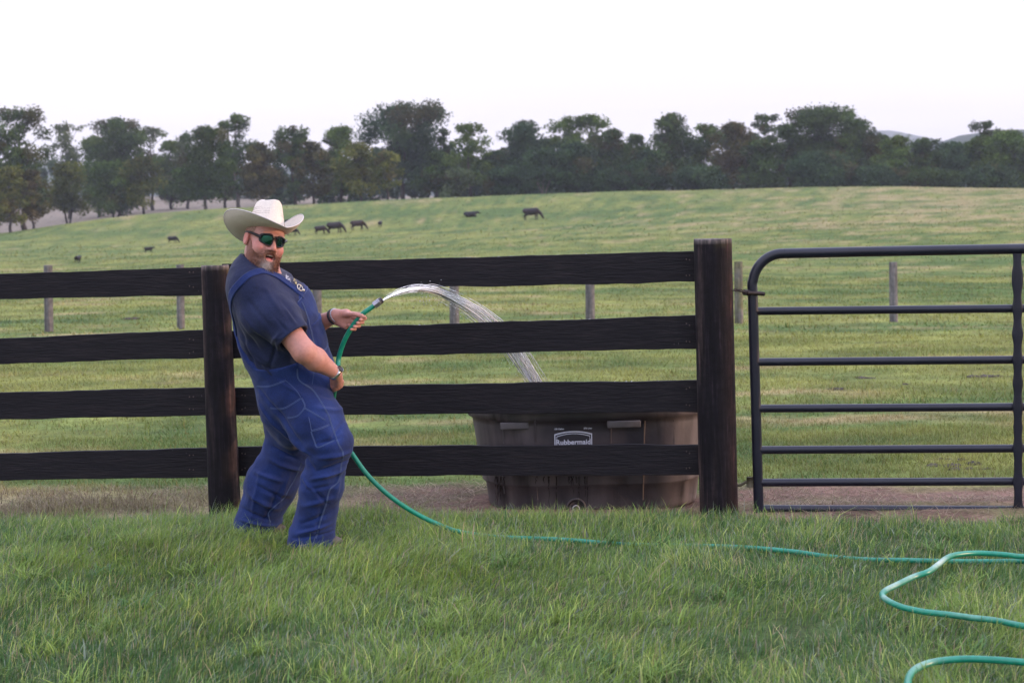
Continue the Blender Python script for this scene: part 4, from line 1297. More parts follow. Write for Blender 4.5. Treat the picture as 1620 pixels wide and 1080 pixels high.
# raised panel edge around the logo
white = new_mat("printed_white")[0]; setb(white.node_tree.nodes["Principled BSDF"], Roughness=.6); white.node_tree.nodes["Principled BSDF"].inputs["Base Color"].default_value = (.50, .53, .62, 1)
black = new_mat("panel_black")[0]; setb(black.node_tree.nodes["Principled BSDF"], Roughness=.5); black.node_tree.nodes["Principled BSDF"].inputs["Base Color"].default_value = (.018, .018, .026, 1)
lc, ln = on_tank(907, 700)
yl = lc[1]
def slope_y(z): # front face leans outward with height
    h = bv.ray_cast(Vector((lc[0], 7.0, z)), Vector((0, 1, 0))); return h[0][1] if h[0] is not None else yl
ya, yb = slope_y(TZ + .22), slope_y(TZ + .45)
tilt = math.atan2(yb - ya, .23)
tR = np.array([[1, 0, 0], [0, math.cos(-tilt), math.sin(tilt)], [0, math.sin(-tilt) * -1 * -1, math.cos(tilt)]])
vec_up = unit([0, yb - ya, .23]); vec_n = np.cross([1, 0, 0], vec_up)       # outward is -y
vec_n = -vec_n if vec_n[1] > 0 else vec_n
def lp_(x, z, off):                     # local logo plane -> world, x right, z up from logo centre
    return lc + np.array([1, 0, 0]) * x + vec_up * z + vec_n * off
def flat_poly(name, loops, mat, off, thick=.0015):
    for lpn in loops:
        n = len(lpn)
        V = np.array([lp_(x, z, off) for x, z in lpn] + [lp_(x, z, off - thick) for x, z in lpn])
        F = [np.arange(n)[None], np.arange(n, 2 * n)[None, ::-1], np.array([[k, k + n, (k + 1) % n + n, (k + 1) % n] for k in range(n)])]
        yield V, F
HX, HZ = .106, .052
def badge(hx, hz, arch, n=16):
    xs = np.linspace(hx, -hx, n)
    top = [(x, hz + arch * (1 - (x / hx) ** 2)) for x in xs]
    bot_ = [(x, -hz - arch * (1 - (x / hx) ** 2)) for x in xs[::-1]]
    return top + bot_
logo = list(flat_poly("l", [badge(HX, HZ, .016)], white, .0035))
V, F = cat_parts(logo); lg = mk("logo", V, F, white, tank, smooth=False)
V, F = cat_parts(list(flat_poly("l", [badge(HX - .006, HZ - .006, .016)], black, .0050))); mk("logo_field", V, F, black, lg, smooth=False)
V, F = cat_parts(list(flat_poly("l", [badge(HX - .012, HZ - .012, .016)], white, .0065))); mk("logo_ring", V, F, white, lg, smooth=False)
V, F = cat_parts(list(flat_poly("l", [badge(HX - .015, HZ - .015, .016)], black, .0080))); mk("logo_field", V, F, black, lg, smooth=False)
def text(s, size, x, z, off, mat, parent, name, bold=0.0, align='CENTER'):
    cu = bpy.data.curves.new(name, 'FONT'); cu.body = s; cu.size = size; cu.extrude = .0008; cu.offset = bold; cu.align_x = align; cu.align_y = 'CENTER'
    cu.materials.append(mat)
    o = bpy.data.objects.new(name, cu); COL.objects.link(o)
    Rm = Matrix(((1, vec_up[0], -0.0, 0), (0, vec_up[1], vec_n[1], 0), (0, vec_up[2], vec_n[2], 0), (0, 0, 0, 1)))
    p = lp_(x, z, off) - origin(parent)
    o.parent = parent
    o.matrix_local = Matrix.Translation(Vector(p)) @ Rm
    bpy.context.view_layer.update()
    me = bpy.data.meshes.new_from_object(o.evaluated_get(bpy.context.evaluated_depsgraph_get()))
    ml = o.matrix_local.copy(); bpy.data.objects.remove(o)
    o2 = bpy.data.objects.new(name, me); COL.objects.link(o2); o2.parent = parent; o2.matrix_local = ml
    return o2
text("Rubbermaid", .040, 0, .005, .0095, white, lg, "lettering", .0009)
text("150 Gallon", .0125, -HX + .0, .082, .0035, white, lg, "lettering", .0003, 'LEFT')
text("570 Liter", .0125, HX, .082, .0035, white, lg, "lettering", .0003, 'RIGHT')
# water inside the tank
xy = stad(.672, .440, 80)
wv = np.column_stack([xy, np.full(80, .44)]) + base
wv = np.vstack([wv, [TX, TY0, TZ + .44]])
kk = np.arange(80); f = np.stack([kk, (kk + 1) % 80, np.full(80, 80)], 1)
wm = new_mat("tank_water")[0]; wb = wm.node_tree.nodes["Principled BSDF"]; wb.inputs["Base Color"].default_value = (.02, .03, .03, 1); setb(wb, Roughness=.04)
tag(mk("tank_water", wv, f, wm), "dark water standing inside the black stock tank", "water")

# ------------------------------------------------------------------ water jet
jm, jt, jb = new_mat("aerated_glinting_water")
jb.inputs["Base Color"].default_value = (.93, .94, .98, 1); setb(jb, Roughness=.08, IOR=1.33)  # near-white body colour stands in for bright highlights on the stream
jb.inputs["Transmission Weight"].default_value = .45
jm2, jt2, jb2 = new_mat("clear_water")
jb2.inputs["Base Color"].default_value = (.97, .98, 1, 1); setb(jb2, Roughness=.03, IOR=1.33); jb2.inputs["Transmission Weight"].default_value = .9
core = [(601, 478), (612, 471), (630, 463), (650, 458), (668, 457), (690, 460), (715, 470), (740, 483), (765, 500), (790, 522), (812, 548), (832, 576), (850, 604), (866, 634), (876, 656)]
def jetY(x): return 7.60 + (x - 598) / (876 - 598) * 1.78
cw = np.array([at(x, y, jetY(x)) for x, y in core])
cw = resample(cw, 120)
Tn = np.gradient(cw, axis=0); Tn /= np.linalg.norm(Tn, axis=1)[:, None]
Bn = np.cross(Tn, [0, -1, 0.2]); Bn /= np.linalg.norm(Bn, axis=1)[:, None]; Dn = np.cross(Tn, Bn)
s = np.linspace(0, 1, 120)
spread = .0045 + .058 * np.clip(s, 0, .7) ** 1.35
def strand(u, v, s0, s1, r, seed, drop):
    i0, i1 = int(s0 * 119), int(s1 * 119)
    idx = np.arange(i0, max(i1, i0 + 4) + 1); idx = idx[idx < 120]
    ss = s[idx]
    fall = drop * np.clip(ss - .18, 0, 1) ** 2
    wob = .004 * fbm(np.stack([ss * 25, ss * 0 + seed, ss * 0], -1), 1, seed) * np.clip(ss * 3, 0, 1)
    Pp = cw[idx] + Bn[idx] * ((u * spread[idx] + wob)[:, None]) + Dn[idx] * (v * spread[idx] * .7)[:, None]
    Pp = Pp + np.array([-.25, 0, -.9]) * fall[:, None] * .55
    k = (ss - ss[0]) / max(1e-6, ss[-1] - ss[0])
    rad = r * np.clip(np.sin(np.clip(k, .02, .98) * np.pi) ** .5, .1, 1) * (1 + .4 * fbm(np.stack([ss * 60, ss * 0 + seed, ss * 0], -1), 1, seed + 1))
    return tube(Pp, rad, 6)
r_ = np.random.default_rng(3)
white_parts, clear_parts = [], []
for k in range(9): clear_parts.append(strand(r_.normal(0, .35), r_.normal(0, .35), 0, r_.uniform(.35, .6), .0052, k, r_.uniform(0, .15)))
for k in range(4): white_parts.append(strand(r_.normal(0, .3), r_.normal(0, .3), 0, .45, .0030, 20 + k, .03))
for k in range(135):
    s0 = r_.uniform(.08, .85); L = r_.uniform(.12, .42)
    (white_parts if r_.uniform() < .36 else clear_parts).append(strand(r_.normal(0, .65), r_.normal(0, .7), s0, min(1, s0 + L), r_.uniform(.0010, .0036), 40 + k, max(0, r_.normal(.05, .08))))
for k in range(60):
    s0 = r_.uniform(.3, .92)
    white_parts.append(strand(r_.normal(.2, .9), r_.normal(0, .8), s0, min(1, s0 + r_.uniform(.03, .09)), r_.uniform(.0008, .0018), 240 + k, max(0, r_.normal(.15, .12))))
V, F = cat_parts(white_parts); V2, F2 = cat_parts(clear_parts)
jet = tag(mk("water_jet", V, F, jm, org=cw[0]), "clear arc of water spraying from the hose end into the tank", "water jet")
mk("clear_stream", V2, F2, jm2, jet)
dp = []
for k in range(260):
    i = r_.integers(30, 119); c = cw[i] + Bn[i] * r_.normal(0, spread[i] * 1.4) + Dn[i] * r_.normal(0, spread[i]) + np.array([0, 0, -abs(r_.normal(0, .03))])
    dp.append(ico(c, r_.uniform(.001, .0026), (1, 1, 1.5)))
V, F = cat_parts(dp); tag(mk("droplets", V, F, bead, jet), kind='stuff')

# ------------------------------------------------------------------ garden hose
hm = attr_mat("green_hose_vinyl", rough=.33, spec=.5, noise=.18, nscale=60)
def og(px, py, z): return onz(px, py, z)
hand_part = [at(593.5, 482, 7.60), at(586, 487.5, 7.60), at(576, 494.5, 7.60), at(566, 505, 7.61), at(557, 517, 7.62), at(546, 536, 7.64), at(538.5, 556, 7.66), at(535, 572, 7.66), at(535, 590, 7.62), at(533, 606, 7.60), at(528, 625, 7.70), at(528, 655, 7.78), at(540, 690, 7.78), at(560, 722, 7.74), at(585, 755, 7.72), at(620, 787, 7.72), at(660, 813, 7.75), at(700, 832, 7.76), og(728, 841, .035)]
gnd = [og(765, 847, .0), og(800, 850, .008), og(840, 851.5, .012), og(870, 852.5, .022), og(910, 855, .018), og(960, 859, .0), og(1010, 862, .0), og(1070, 863, -.008), og(1130, 864, .012), og(1180, 866, .014), og(1220, 869, .020), og(1260, 873, .012), og(1310, 880, -.006), og(1370, 885, -.006), og(1430, 886, .018), og(1490, 887.5, .020), og(1560, 888, .01), og(1650, 887, .03),
 og(1740, 889, .03), og(1790, 886, .03), og(1770, 880, .035), og(1700, 881, .04), og(1620, 880, .06), og(1590, 877, .075), og(1550, 874.5, .085), og(1520, 876, .095), og(1500, 881, .10), og(1484, 893, .10), og(1468, 904, .095), og(1445, 912, .085), og(1420, 924, .08), og(1402, 933, .075), og(1396, 940, .07), og(1402, 948, .065), og(1425, 959, .06), og(1460, 967, .06), og(1500, 971.5, .062), og(1540, 977, .05), og(1575, 981, .05), og(1620, 990, .065), og(1700, 1003, .05),
 og(1790, 1020, .03), og(1810, 1042, .03), og(1760, 1056, .04), og(1680, 1052, .05), og(1620, 1047, .07), og(1570, 1043, .075), og(1520, 1042, .075), og(1475, 1047, .07), og(1448, 1058, .07), og(1437, 1074, .065), og(1440, 1095, .06), og(1470, 1125, .04), og(1600, 1160, .03), og(1850, 1180, .02)]
HP = resample(hand_part + gnd, 900)
V, F = tube(HP, .0122, 14)
def nearest(p): return int(np.argmin(np.linalg.norm(HP - p, axis=1)))
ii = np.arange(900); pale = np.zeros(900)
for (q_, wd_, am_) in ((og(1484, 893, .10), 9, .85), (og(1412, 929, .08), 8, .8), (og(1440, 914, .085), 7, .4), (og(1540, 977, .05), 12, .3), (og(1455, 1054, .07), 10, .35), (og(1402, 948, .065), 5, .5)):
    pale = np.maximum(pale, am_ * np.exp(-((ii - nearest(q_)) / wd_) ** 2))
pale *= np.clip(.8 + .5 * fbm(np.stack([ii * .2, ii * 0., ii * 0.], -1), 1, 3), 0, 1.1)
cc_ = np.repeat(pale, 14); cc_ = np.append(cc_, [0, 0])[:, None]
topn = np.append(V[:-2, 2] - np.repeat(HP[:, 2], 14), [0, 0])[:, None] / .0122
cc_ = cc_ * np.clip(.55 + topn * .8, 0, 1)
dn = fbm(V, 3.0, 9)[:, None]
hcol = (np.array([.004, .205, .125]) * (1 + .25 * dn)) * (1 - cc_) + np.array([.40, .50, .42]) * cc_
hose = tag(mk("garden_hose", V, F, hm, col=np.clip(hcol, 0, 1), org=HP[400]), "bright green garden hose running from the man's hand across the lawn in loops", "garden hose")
d = unit(HP[0] - HP[2])
alu = nmat("coupling_metal", [(.20, .20, .23), (.38, .37, .40)], scale=60, rough=.35, metallic=.8)
V, F = cat_parts([tube([HP[0] - d * .006, HP[0] + d * .020], [.0205, .0205], 6), tube([HP[0] + d * .019, HP[0] + d * .030], [.0175, .017], 20)])
mk("coupling", V, F, alu, hose, smooth=False)
V, F = tube([HP[0] + d * .029, HP[0] + d * .037, HP[0] + d * .045], [.0165, .0165, .013], 20)
mk("nozzle", V, F, nmat("dark_nozzle", [(.03, .025, .03), (.06, .05, .055)], scale=40, rough=.4), hose)
# ------------------------------------------------------------------ the man
W_ = lambda px, py, Y: at(px, py, Y)
nf = W_(497, 866, 7.62); ff = W_(405, 846, 8.0)
mb = (nf + ff) / 2; mb[2] = 0
man = empty("person", mb, "bearded man in cowboy hat, sunglasses and denim overalls leaning back with a green hose", "person")

skin_mat = attr_mat("ruddy_skin", rough=.5, spec=.35, noise=.10, nscale=60, sss=.12, bump=.1)
def denim_mat(name, a, b_, c):
    m, t, b = new_mat(name)
    tcn = t.nodes.new("ShaderNodeTexCoord")
    n = t.nodes.new("ShaderNodeTexNoise"); n.inputs["Scale"].default_value = 7; n.inputs["Detail"].default_value = 8
    n2 = t.nodes.new("ShaderNodeTexNoise"); n2.inputs["Scale"].default_value = 420; n2.inputs["Detail"].default_value = 3
    mpn = t.nodes.new("ShaderNodeMapping"); mpn.inputs["Scale"].default_value = (1, 1, .3)
    r = t.nodes.new("ShaderNodeValToRGB"); fix_ramp(r.color_ramp, [(.3, a), (.55, b_), (.8, c)])
    t.links.new(tcn.outputs["Object"], n.inputs[0]); t.links.new(tcn.outputs["Object"], mpn.inputs[0]); t.links.new(mpn.outputs[0], n2.inputs[0])
    t.links.new(n.outputs[0], r.inputs[0])
    mrn = t.nodes.new("ShaderNodeMapRange"); mrn.inputs[1].default_value = .3; mrn.inputs[2].default_value = .7; mrn.inputs[3].default_value = .72; mrn.inputs[4].default_value = 1.3
    t.links.new(n2.outputs[0], mrn.inputs[0])
    v = t.nodes.new("ShaderNodeVectorMath"); v.operation = 'SCALE'; t.links.new(r.outputs[0], v.inputs[0]); t.links.new(mrn.outputs[0], v.inputs["Scale"])
    t.links.new(v.outputs[0], b.inputs["Base Color"])
    n3 = t.nodes.new("ShaderNodeTexNoise"); n3.inputs["Scale"].default_value = 26; n3.inputs["Detail"].default_value = 6
    t.links.new(tcn.outputs["Object"], n3.inputs[0])
    bp = t.nodes.new("ShaderNodeBump"); bp.inputs["Strength"].default_value = .55; bp.inputs["Distance"].default_value = .008
    t.links.new(n3.outputs[0], bp.inputs["Height"]); t.links.new(bp.outputs[0], b.inputs["Normal"])
    setb(b, Roughness=.85); b.inputs["Specular IOR Level"].default_value = .2
    b.inputs["Sheen Weight"].default_value = .08; b.inputs["Sheen Roughness"].default_value = .5
    return m
denim = denim_mat("blue_denim", (.007, .016, .070), (.011, .026, .112), (.026, .049, .176))
navy = denim_mat("navy_jersey", (.009, .014, .040), (.013, .019, .054), (.020, .028, .072))

# --- pose (all joints as photo pixel + distance)
YAW = math.radians(5)
fwd = np.array([math.cos(YAW), -math.sin(YAW), 0]); lat = np.array([-math.sin(YAW), -math.cos(YAW), 0])   # lat: the man's right, towards the camera
pel = W_(461, 610, 7.73); chest_c = W_(424, 476, 7.60)
Tu = unit(chest_c - pel)                                   # up the leaning torso
Tf = unit(fwd - Tu * (fwd @ Tu)); Tl = np.cross(Tf, Tu)      # forward, and his right
Tl = Tl if Tl @ lat > 0 else -Tl
TR = np.column_stack([Tl, Tf, Tu])
def tp(l, f, u): return pel + Tl * l + Tf * f + Tu * u      # torso coordinates
SR = W_(415, 470, 7.44); ER = W_(481, 556, 7.35); WR = W_(531, 590, 7.47)
SL = tp(-.20, .0, .475); EL = W_(472, 528, 7.86); WL = W_(531, 499, 7.68)
HR = W_(470, 625, 7.60); KR = W_(523, 703, 7.50); AR = W_(493, 846, 7.60)
HL = W_(458, 622, 7.86); KL = W_(466, 705, 7.93); AL = W_(407, 832, 8.0)
print("arm lengths", [round(float(np.linalg.norm(a - b)), 3) for a, b in ((SR, ER), (ER, WR), (SL, EL), (EL, WL), (HR, KR), (KR, AR), (HL, KL), (KL, AL))])

# --- head frame
HC = W_(419.5, 378, 7.56)
hy, hp, hr = math.radians(31), math.radians(-4), math.radians(14)
hf = np.array([math.sin(hy) * math.cos(hp), -math.cos(hy) * math.cos(hp), math.sin(hp)])
hx = unit(np.cross(hf, [0, 0, 1])); hu = np.cross(hx, hf)
hx, hu = hx * math.cos(hr) + hu * math.sin(hr), hu * math.cos(hr) - hx * math.sin(hr)
HM = np.column_stack([hx, hf, hu])                          # his right, forward, up
HS = 1.14
def hp_(x, y, z): return HC + HM @ (np.array([x, y, z]) * HS)
def hel(f, c, r, k=.02, op='add'): f.ell(hp_(*c), np.array(r) * HS, HM, k, op)
def hcap(f, a, b, ra, rb, k=.02, op='add'): f.cap(hp_(*a), hp_(*b), ra * HS, rb * HS, k, op)
def to_head(P): return ((P - HC) @ HM) / HS

def head_sdf(f, full=True):
    hel(f, (0, -.018, .035), (.079, .098, .092), .02)
    hel(f, (0, .028, -.035), (.068, .066, .088), .03)
    hel(f, (0, .058, -.098), (.036, .034, .028), .03)                # chin
    hel(f, (0, .03, -.108), (.055, .055, .028), .03)                 # jowl
    for s in (-1, 1):
        hel(f, (s * .050, .010, -.066), (.026, .045, .040), .025)     # jaw corner
        hel(f, (s * .040, .064, -.040), (.026, .028, .026), .018)     # cheek
        hel(f, (s * .0315, .088, -.002), (.017, .014, .012), .012, 'sub')
        hel(f, (s * .0315, .074, -.002), (.0135, .0135, .0135), .004)
        hel(f, (s * .0315, .078, .006), (.016, .013, .006), .004)     # upper lid
        # ear
        hel(f, (s * .082, -.008, -.012), (.010, .020, .033), .006)
        hel(f, (s * .090, -.004, -.008), (.006, .011, .020), .004, 'sub')
        hel(f, (s * .084, .002, -.034), (.007, .010, .011), .005)
        hcap(f, (s * .010, .088, .020), (s * .046, .079, .020), .0095, .008, .014)
    hcap(f, (0, .088, .006), (0, .112, -.034), .0085, .0125, .010)      # nose
    for s in (-1, 1): hel(f, (s * .0135, .100, -.040), (.009, .012, .008), .006)
    # open laughing mouth
    hcap(f, (-.020, .086, -.060), (.020, .086, -.060), .0085, .0085, .010)
    hcap(f, (-.016, .084, -.090), (.016, .084, -.090), .0095, .0095, .010)
    hel(f, (0, .098, -.075), (.021, .030, .0125), .004, 'sub')
    hcap(f, (-.018, .092, -.061), (.018, .092, -.061), .0042, .0042, .004)
    hcap(f, (-.014, .092, -.0885), (.014, .092, -.0885), .0050, .0050, .004)
    hel(f, (0, .078, -.082), (.014, .016, .006), .003)                # tongue

def neck(f, grow=0):
    f.cap(hp_(0, -.03, -.06), tp(0, .02, .50), .070 + grow, .085 + grow, .03)

# --- hands (chains of finger joints, closed round the hose)
def hand_left(f):
    # palm faces the camera, thumb on top along the hose, fingers curl over it towards the camera
    pc = W_(541, 502, 7.665)
    f.cap(WL, W_(533, 501, 7.69), .030, .030, .012)
    f.chain([W_(528, 499, 7.69), W_(548, 496, 7.66)], [.026, .024], .012)
    f.chain([W_(528, 503, 7.69), W_(551, 507, 7.665)], [.026, .022], .012)
    f.chain([W_(532, 507, 7.69), W_(546, 515, 7.665)], [.022, .018], .012)
    f.cap(W_(533, 496, 7.668), W_(550, 497, 7.645), .017, .015, .012)             # thumb mount
    f.chain([W_(546, 497, 7.645), W_(560, 497, 7.60), W_(572, 499.5, 7.585), W_(577, 501.5, 7.584)], [.0145, .0105, .0098, .0085], .005)
    q = [((550, 495), (570, 497), (577.5, 503.5), (570, 506.0)),
         ((552, 501), (568, 504.5), (573.5, 509.5), (565.5, 511.0)),
         ((551, 507), (563, 511), (568, 515.5), (560.5, 516.5)),
         ((547, 512), (557, 516.5), (561.5, 520.5), (555.5, 521.0))]
    for i, (a, b, c, d) in enumerate(q):
        r = (.0098, .0098, .0094, .0084)[i]
        # knuckle behind the hose, middle joint beyond it, tip back over the front
        f.chain([W_(*a, 7.67), W_(*b, 7.640), W_(*c, 7.605), W_(*d, 7.577)], [r * 1.12, r * 1.02, r, r * .86], .003)
def hand_right(f):
    a = W_(533.5, 597.5, 7.52)
    f.cap(WR, a, .026, .026, .012)
    f.chain([W_(532.5, 596, 7.51), W_(534, 605, 7.56)], [.025, .024], .012)
    f.chain([W_(529, 597, 7.52), W_(529, 607, 7.57)], [.022, .022], .012)
    f.chain([W_(536, 598, 7.52), W_(540.5, 603, 7.57), W_(541, 609, 7.62)], [.015, .011, .009], .006)      # thumb
    for i, (x, y) in enumerate(((536.5, 605.5), (533, 608), (529, 610), (525.5, 611))):
        r = (.0096, .0098, .0094, .0084)[i]
        f.chain([W_(x, y, 7.56), W_(x + 2.5, y + 5.5, 7.60), W_(x + 1, y + 6.5, 7.635), W_(x - 2, y + 3, 7.655)], [r * 1.1, r, r * .95, r * .85], .003)

# --- one continuous body
bf = Field(np.minimum(mb - [.55, .65, .05], [-10, -10, -.05]) * 0 + [W_(340, 600, 7.7)[0], 7.05, -.03], [W_(592, 600, 7.7)[0], 8.35, 1.72], .0042)
head_sdf(bf); neck(bf)
bf.ell(tp(0, .02, .30), (.185, .15, .26), TR, .05)
bf.ell(tp(0, .04, .10), (.19, .17, .17), TR, .05)
bf.cap(tp(.15, .0, .46), tp(-.15, .0, .46), .07, .07, .05)
bf.chain([SR, ER], [.070, .056], .03); bf.chain([ER, ER + (WR - ER) * .35, WR], [.055, .056, .031], .02)
bf.chain([SL, EL], [.066, .052], .03); bf.chain([EL, EL + (WL - EL) * .35, WL], [.052, .052, .031], .02)
hand_left(bf); hand_right(bf)
bf.chain([HR, KR, AR], [.075, .055, .042], .03); bf.chain([HL, KL, AL], [.075, .055, .042], .03)
for a_, tx in ((AR, 40), (AL, 36)):
    t0 = a_ + np.array([0, 0, -.045]); bf.cap(t0, t0 + np.array([.13, -.03, -.02]), .035, .028, .02)
BV, BQ = bf.mesh(); BV = smooth_mesh(BV, BQ, 1, .4)
del bf
# pigment: ruddy cheeks, nose and ears, lips, mouth, stubble, redder forearms
H = to_head(BV)
col = np.tile(np.array([.43, .225, .185]), (len(BV), 1))
def blob(c, r, colr, amt, P=H):
    global col
    k = np.exp(-(((P - np.array(c)) / np.array(r)) ** 2).sum(1))[:, None] * amt
    col = col * (1 - k) + np.array(colr) * k
isH = (H[:, 2] > -.17) & (np.abs(H[:, 0]) < .12) & (np.abs(H[:, 1]) < .2)
for s in (-1, 1):
    blob((s * .048, .06, -.035), (.026, .05, .022), (.56, .16, .13), .75)
    blob((s * .085, 0, -.012), (.02, .03, .035), (.55, .17, .13), .7)
blob((0, .11, -.035), (.016, .02, .016), (.58, .20, .16), .7)
blob((0, .08, .05), (.06, .04, .02), (.50, .21, .15), .6)
blob((0, .094, -.061), (.020, .010, .0052), (.42, .13, .11), .9)
blob((0, .094, -.089), (.018, .012, .0060), (.48, .15, .13), .9)
mouth = (((H - [0, .088, -.075]) / [.019, .020, .011]) ** 2).sum(1) < 1
col[mouth & (H[:, 1] < .086)] = [.09, .02, .02]
tong = mouth & (H[:, 2] < -.078) & (H[:, 1] < .094); col[tong] = [.45, .12, .12]
neckm = (H[:, 2] < -.02) & (H[:, 1] < -.02) & isH
col[neckm] = col[neckm] * [1.0, .86, .82]
arm = (~isH); col[arm] = col[arm] * [1.02, .92, .88] * (1 + .08 * fbm(BV[arm], 18, 4))[:, None]
body = mk("body", BV, BQ, skin_mat, man, col=col)
bbv = bvh_of(BV, BQ)
def blend_mask(fi, pts): return fi

# --- t-shirt
def torso(f, g=0.0, k=.06):
    f.ell(tp(0, .005, .345), (.210 + g, .192 + g, .24 + g), TR, k)
    f.ell(tp(0, .020, .195), (.208 + g, .198 + g, .20 + g), TR, k)
    f.ell(tp(0, .064, .40), (.165 + g, .135 + g, .15 + g), TR, k)
    f.ell(tp(0, .035, .03), (.210 + g, .190 + g, .17 + g), TR, k)
    f.cap(tp(.185, -.02, .445), tp(-.165, -.02, .455), .082 + g, .082 + g, k)
    f.ell(tp(0, -.05, .47), (.15 + g, .11 + g, .11 + g), TR, .05)
def fold_disp(P, folds, side=None):
    """raised and sunk cloth folds: segments in the X-Z plane with width and height"""
    d = np.zeros(len(P))
    for (a, b, Y, s, amp) in folds:
        A = W_(*a, Y)[[0, 2]]; B_ = W_(*b, Y)[[0, 2]]; p = P[:, [0, 2]]
        ab = B_ - A; t = np.clip(((p - A) @ ab) / (ab @ ab), 0, 1)
        dd = np.linalg.norm(p - (A + t[:, None] * ab), axis=1)
        taper = np.sin(np.clip(t, .0, 1) * np.pi * .9 + .15)
        m = np.exp(-(dd / s) ** 2) * amp * np.clip(taper, 0, 1)
        m *= np.exp(-((P[:, 1] - Y) / .16) ** 2)
        d += m
    return d
def displace(V, Q, d): return V + normals(V, Q) * d[:, None]

sf = Field(W_(340, 600, 7.7) * [1, 0, 0] + [0, 7.15, .75], [W_(560, 600, 7.7)[0], 8.1, 1.52], .0046)
# near sleeve: loose, ends above the elbow
dSE = unit(ER - SR)
cuffR = SR + (ER - SR) * .74
sf.chain([SR - dSE * .02, SR + dSE * .12, cuffR + dSE * .10], [.086, .090, .089], .05)
dSL = unit(EL - SL); cuffL = SL + (EL - SL) * .75
sf.chain([SL, cuffL + dSL * .1], [.090, .086], .05)
for c_, d_ in ((cuffR, dSE), (cuffL, dSL)):
    S, X, Yy, Z = sf.sl(c_ - .22, c_ + .25)
    sf.F[S] = np.maximum(sf.F[S], ((X - c_[0]) * d_[0] + (Yy - c_[1]) * d_[1] + (Z - c_[2]) * d_[2]).astype(np.float32))
# hollow cuffs, and the neck hole
sf.cap(cuffR - dSE * .01, cuffR + dSE * .16, .077, .079, 0, 'sub')
sf.cap(cuffL - dSL * .01, cuffL + dSL * .16, .074, .078, 0, 'sub')
torso(sf, 0, .08)
sf.ell(W_(398, 450, 7.56), (.118, .175, .125), None, .09)
sf.ell(W_(398, 428, 7.60), (.085, .12, .078), None, .06)
sf.cap(hp_(0, -.03, -.07), tp(0, .02, .50), .083, .10, .03)
nk = unit([.47, 0, .88]); npt = W_(386, 403, 7.6)
S, X, Yy, Z = sf.sl(HC - .26, HC + .26)
pl_ = (X - npt[0]) * nk[0] + (Z - npt[2]) * nk[2]
sf.F[S] = np.maximum(sf.F[S], np.broadcast_to(pl_, sf.F[S].shape).astype(np.float32))
ncol = hp_(0, -.012, -.112)
sf.cap(hp_(0, -.022, -.10), hp_(0, -.02, -.02), .078, .080, .004, 'sub')
SV, SQ = sf.mesh(); SV = smooth_mesh(SV, SQ, 1, .4)
sfolds = [((395, 470), (440, 520), 7.45, .016, -.008), ((420, 450), (462, 505), 7.45, .014, .006), ((388, 490), (425, 535), 7.48, .016, .008),
          ((378, 500), (415, 560), 7.5, .018, -.009), ((430, 545), (452, 520), 7.42, .012, .007), ((446, 470), (478, 512), 7.42, .012, -.006),
          ((375, 530), (430, 575), 7.5, .018, .008), ((385, 560), (440, 590), 7.5, .014, -.008), ((440, 500), (466, 530), 7.4, .010, -.006),
          ((405, 520), (440, 555), 7.45, .012, -.007), ((370, 465), (380, 520), 7.55, .014, .006), ((400, 445), (440, 462), 7.5, .014, .004), ((432, 533), (478, 533), 7.4, .012, .006)]
sfolds += [((452, 480), (478, 520), 7.42, .010, .006), ((462, 470), (488, 500), 7.42, .009, -.006), ((388, 545), (440, 600), 7.5, .013, .009), ((380, 510), (405, 590), 7.52, .014, -.008), ((448, 520), (440, 560), 7.45, .011, .009), ((440, 540), (425, 585), 7.46, .011, -.009)]
sfolds = [(p, q, y, s_ * .75, m * 1.55) for p, q, y, s_, m in sfolds]
d = fold_disp(SV, sfolds) + .0045 * fbm(SV * [1, 1, .7], 7, 91) + .0022 * (1 - np.abs(vnoise(SV @ np.array([[1, 0, .5], [0, 1, 0], [-.5, 0, 1]]), 13, 92)) * 2)
nearcuff = np.minimum(np.abs((SV - cuffR) @ dSE), np.abs((SV - cuffL) @ dSL) + (SV[:, 1] < 7.7) * 9)
nearcuff = np.where(np.linalg.norm(SV - cuffR, axis=1) < .13, np.abs((SV - cuffR) @ dSE), np.where(np.linalg.norm(SV - cuffL, axis=1) < .13, np.abs((SV - cuffL) @ dSL), 1))
d *= np.clip(nearcuff / .03, .12, 1)
SV = displace(SV, SQ, d)
shirt = mk("t_shirt", SV, SQ, navy, man)
sbv = bvh_of(SV, SQ)

# --- overalls: baggy legs and seat, high back, bib
of = Field(W_(340, 600, 7.7) * [1, 0, 0] + [0, 7.15, -.01], [W_(590, 600, 7.7)[0], 8.35, 1.46], .0062)
torso(of, .013)
of.ell(tp(0, .01, -.03), (.205, .175, .15), TR, .06)
# parts above the waist kept only as bib and back
S, X, Yy, Z = of.sl(of.lo, [9, 9, 9])
dx, dy, dz = X - pel[0], Yy - pel[1], Z - pel[2]
lq = dx * Tl[0] + dy * Tl[1] + dz * Tl[2]; fq = dx * Tf[0] + dy * Tf[1] + dz * Tf[2]; uq = dx * Tu[0] + dy * Tu[1] + dz * Tu[2]
al = np.abs(lq)
side_top = .135
bib_half = .142 - np.clip((uq - .18) / .25, 0, 1) * .022
bib = np.maximum(np.maximum(uq - .492, al - bib_half), .03 - fq)
bk = np.maximum(np.maximum(uq - .40, al - (.24 - np.clip((uq - .10) / .30, 0, 1) * .19)), fq + .02)
sweep_f = np.maximum(uq - (side_top + np.clip((.27 - al) * 0.9, 0, .05)), -1)
region = np.minimum(np.minimum(bib, bk), sweep_f)
of.F = np.maximum(of.F, region.astype(np.float32)); del dx, dy, dz, lq, fq, uq, al, bib, bk, region
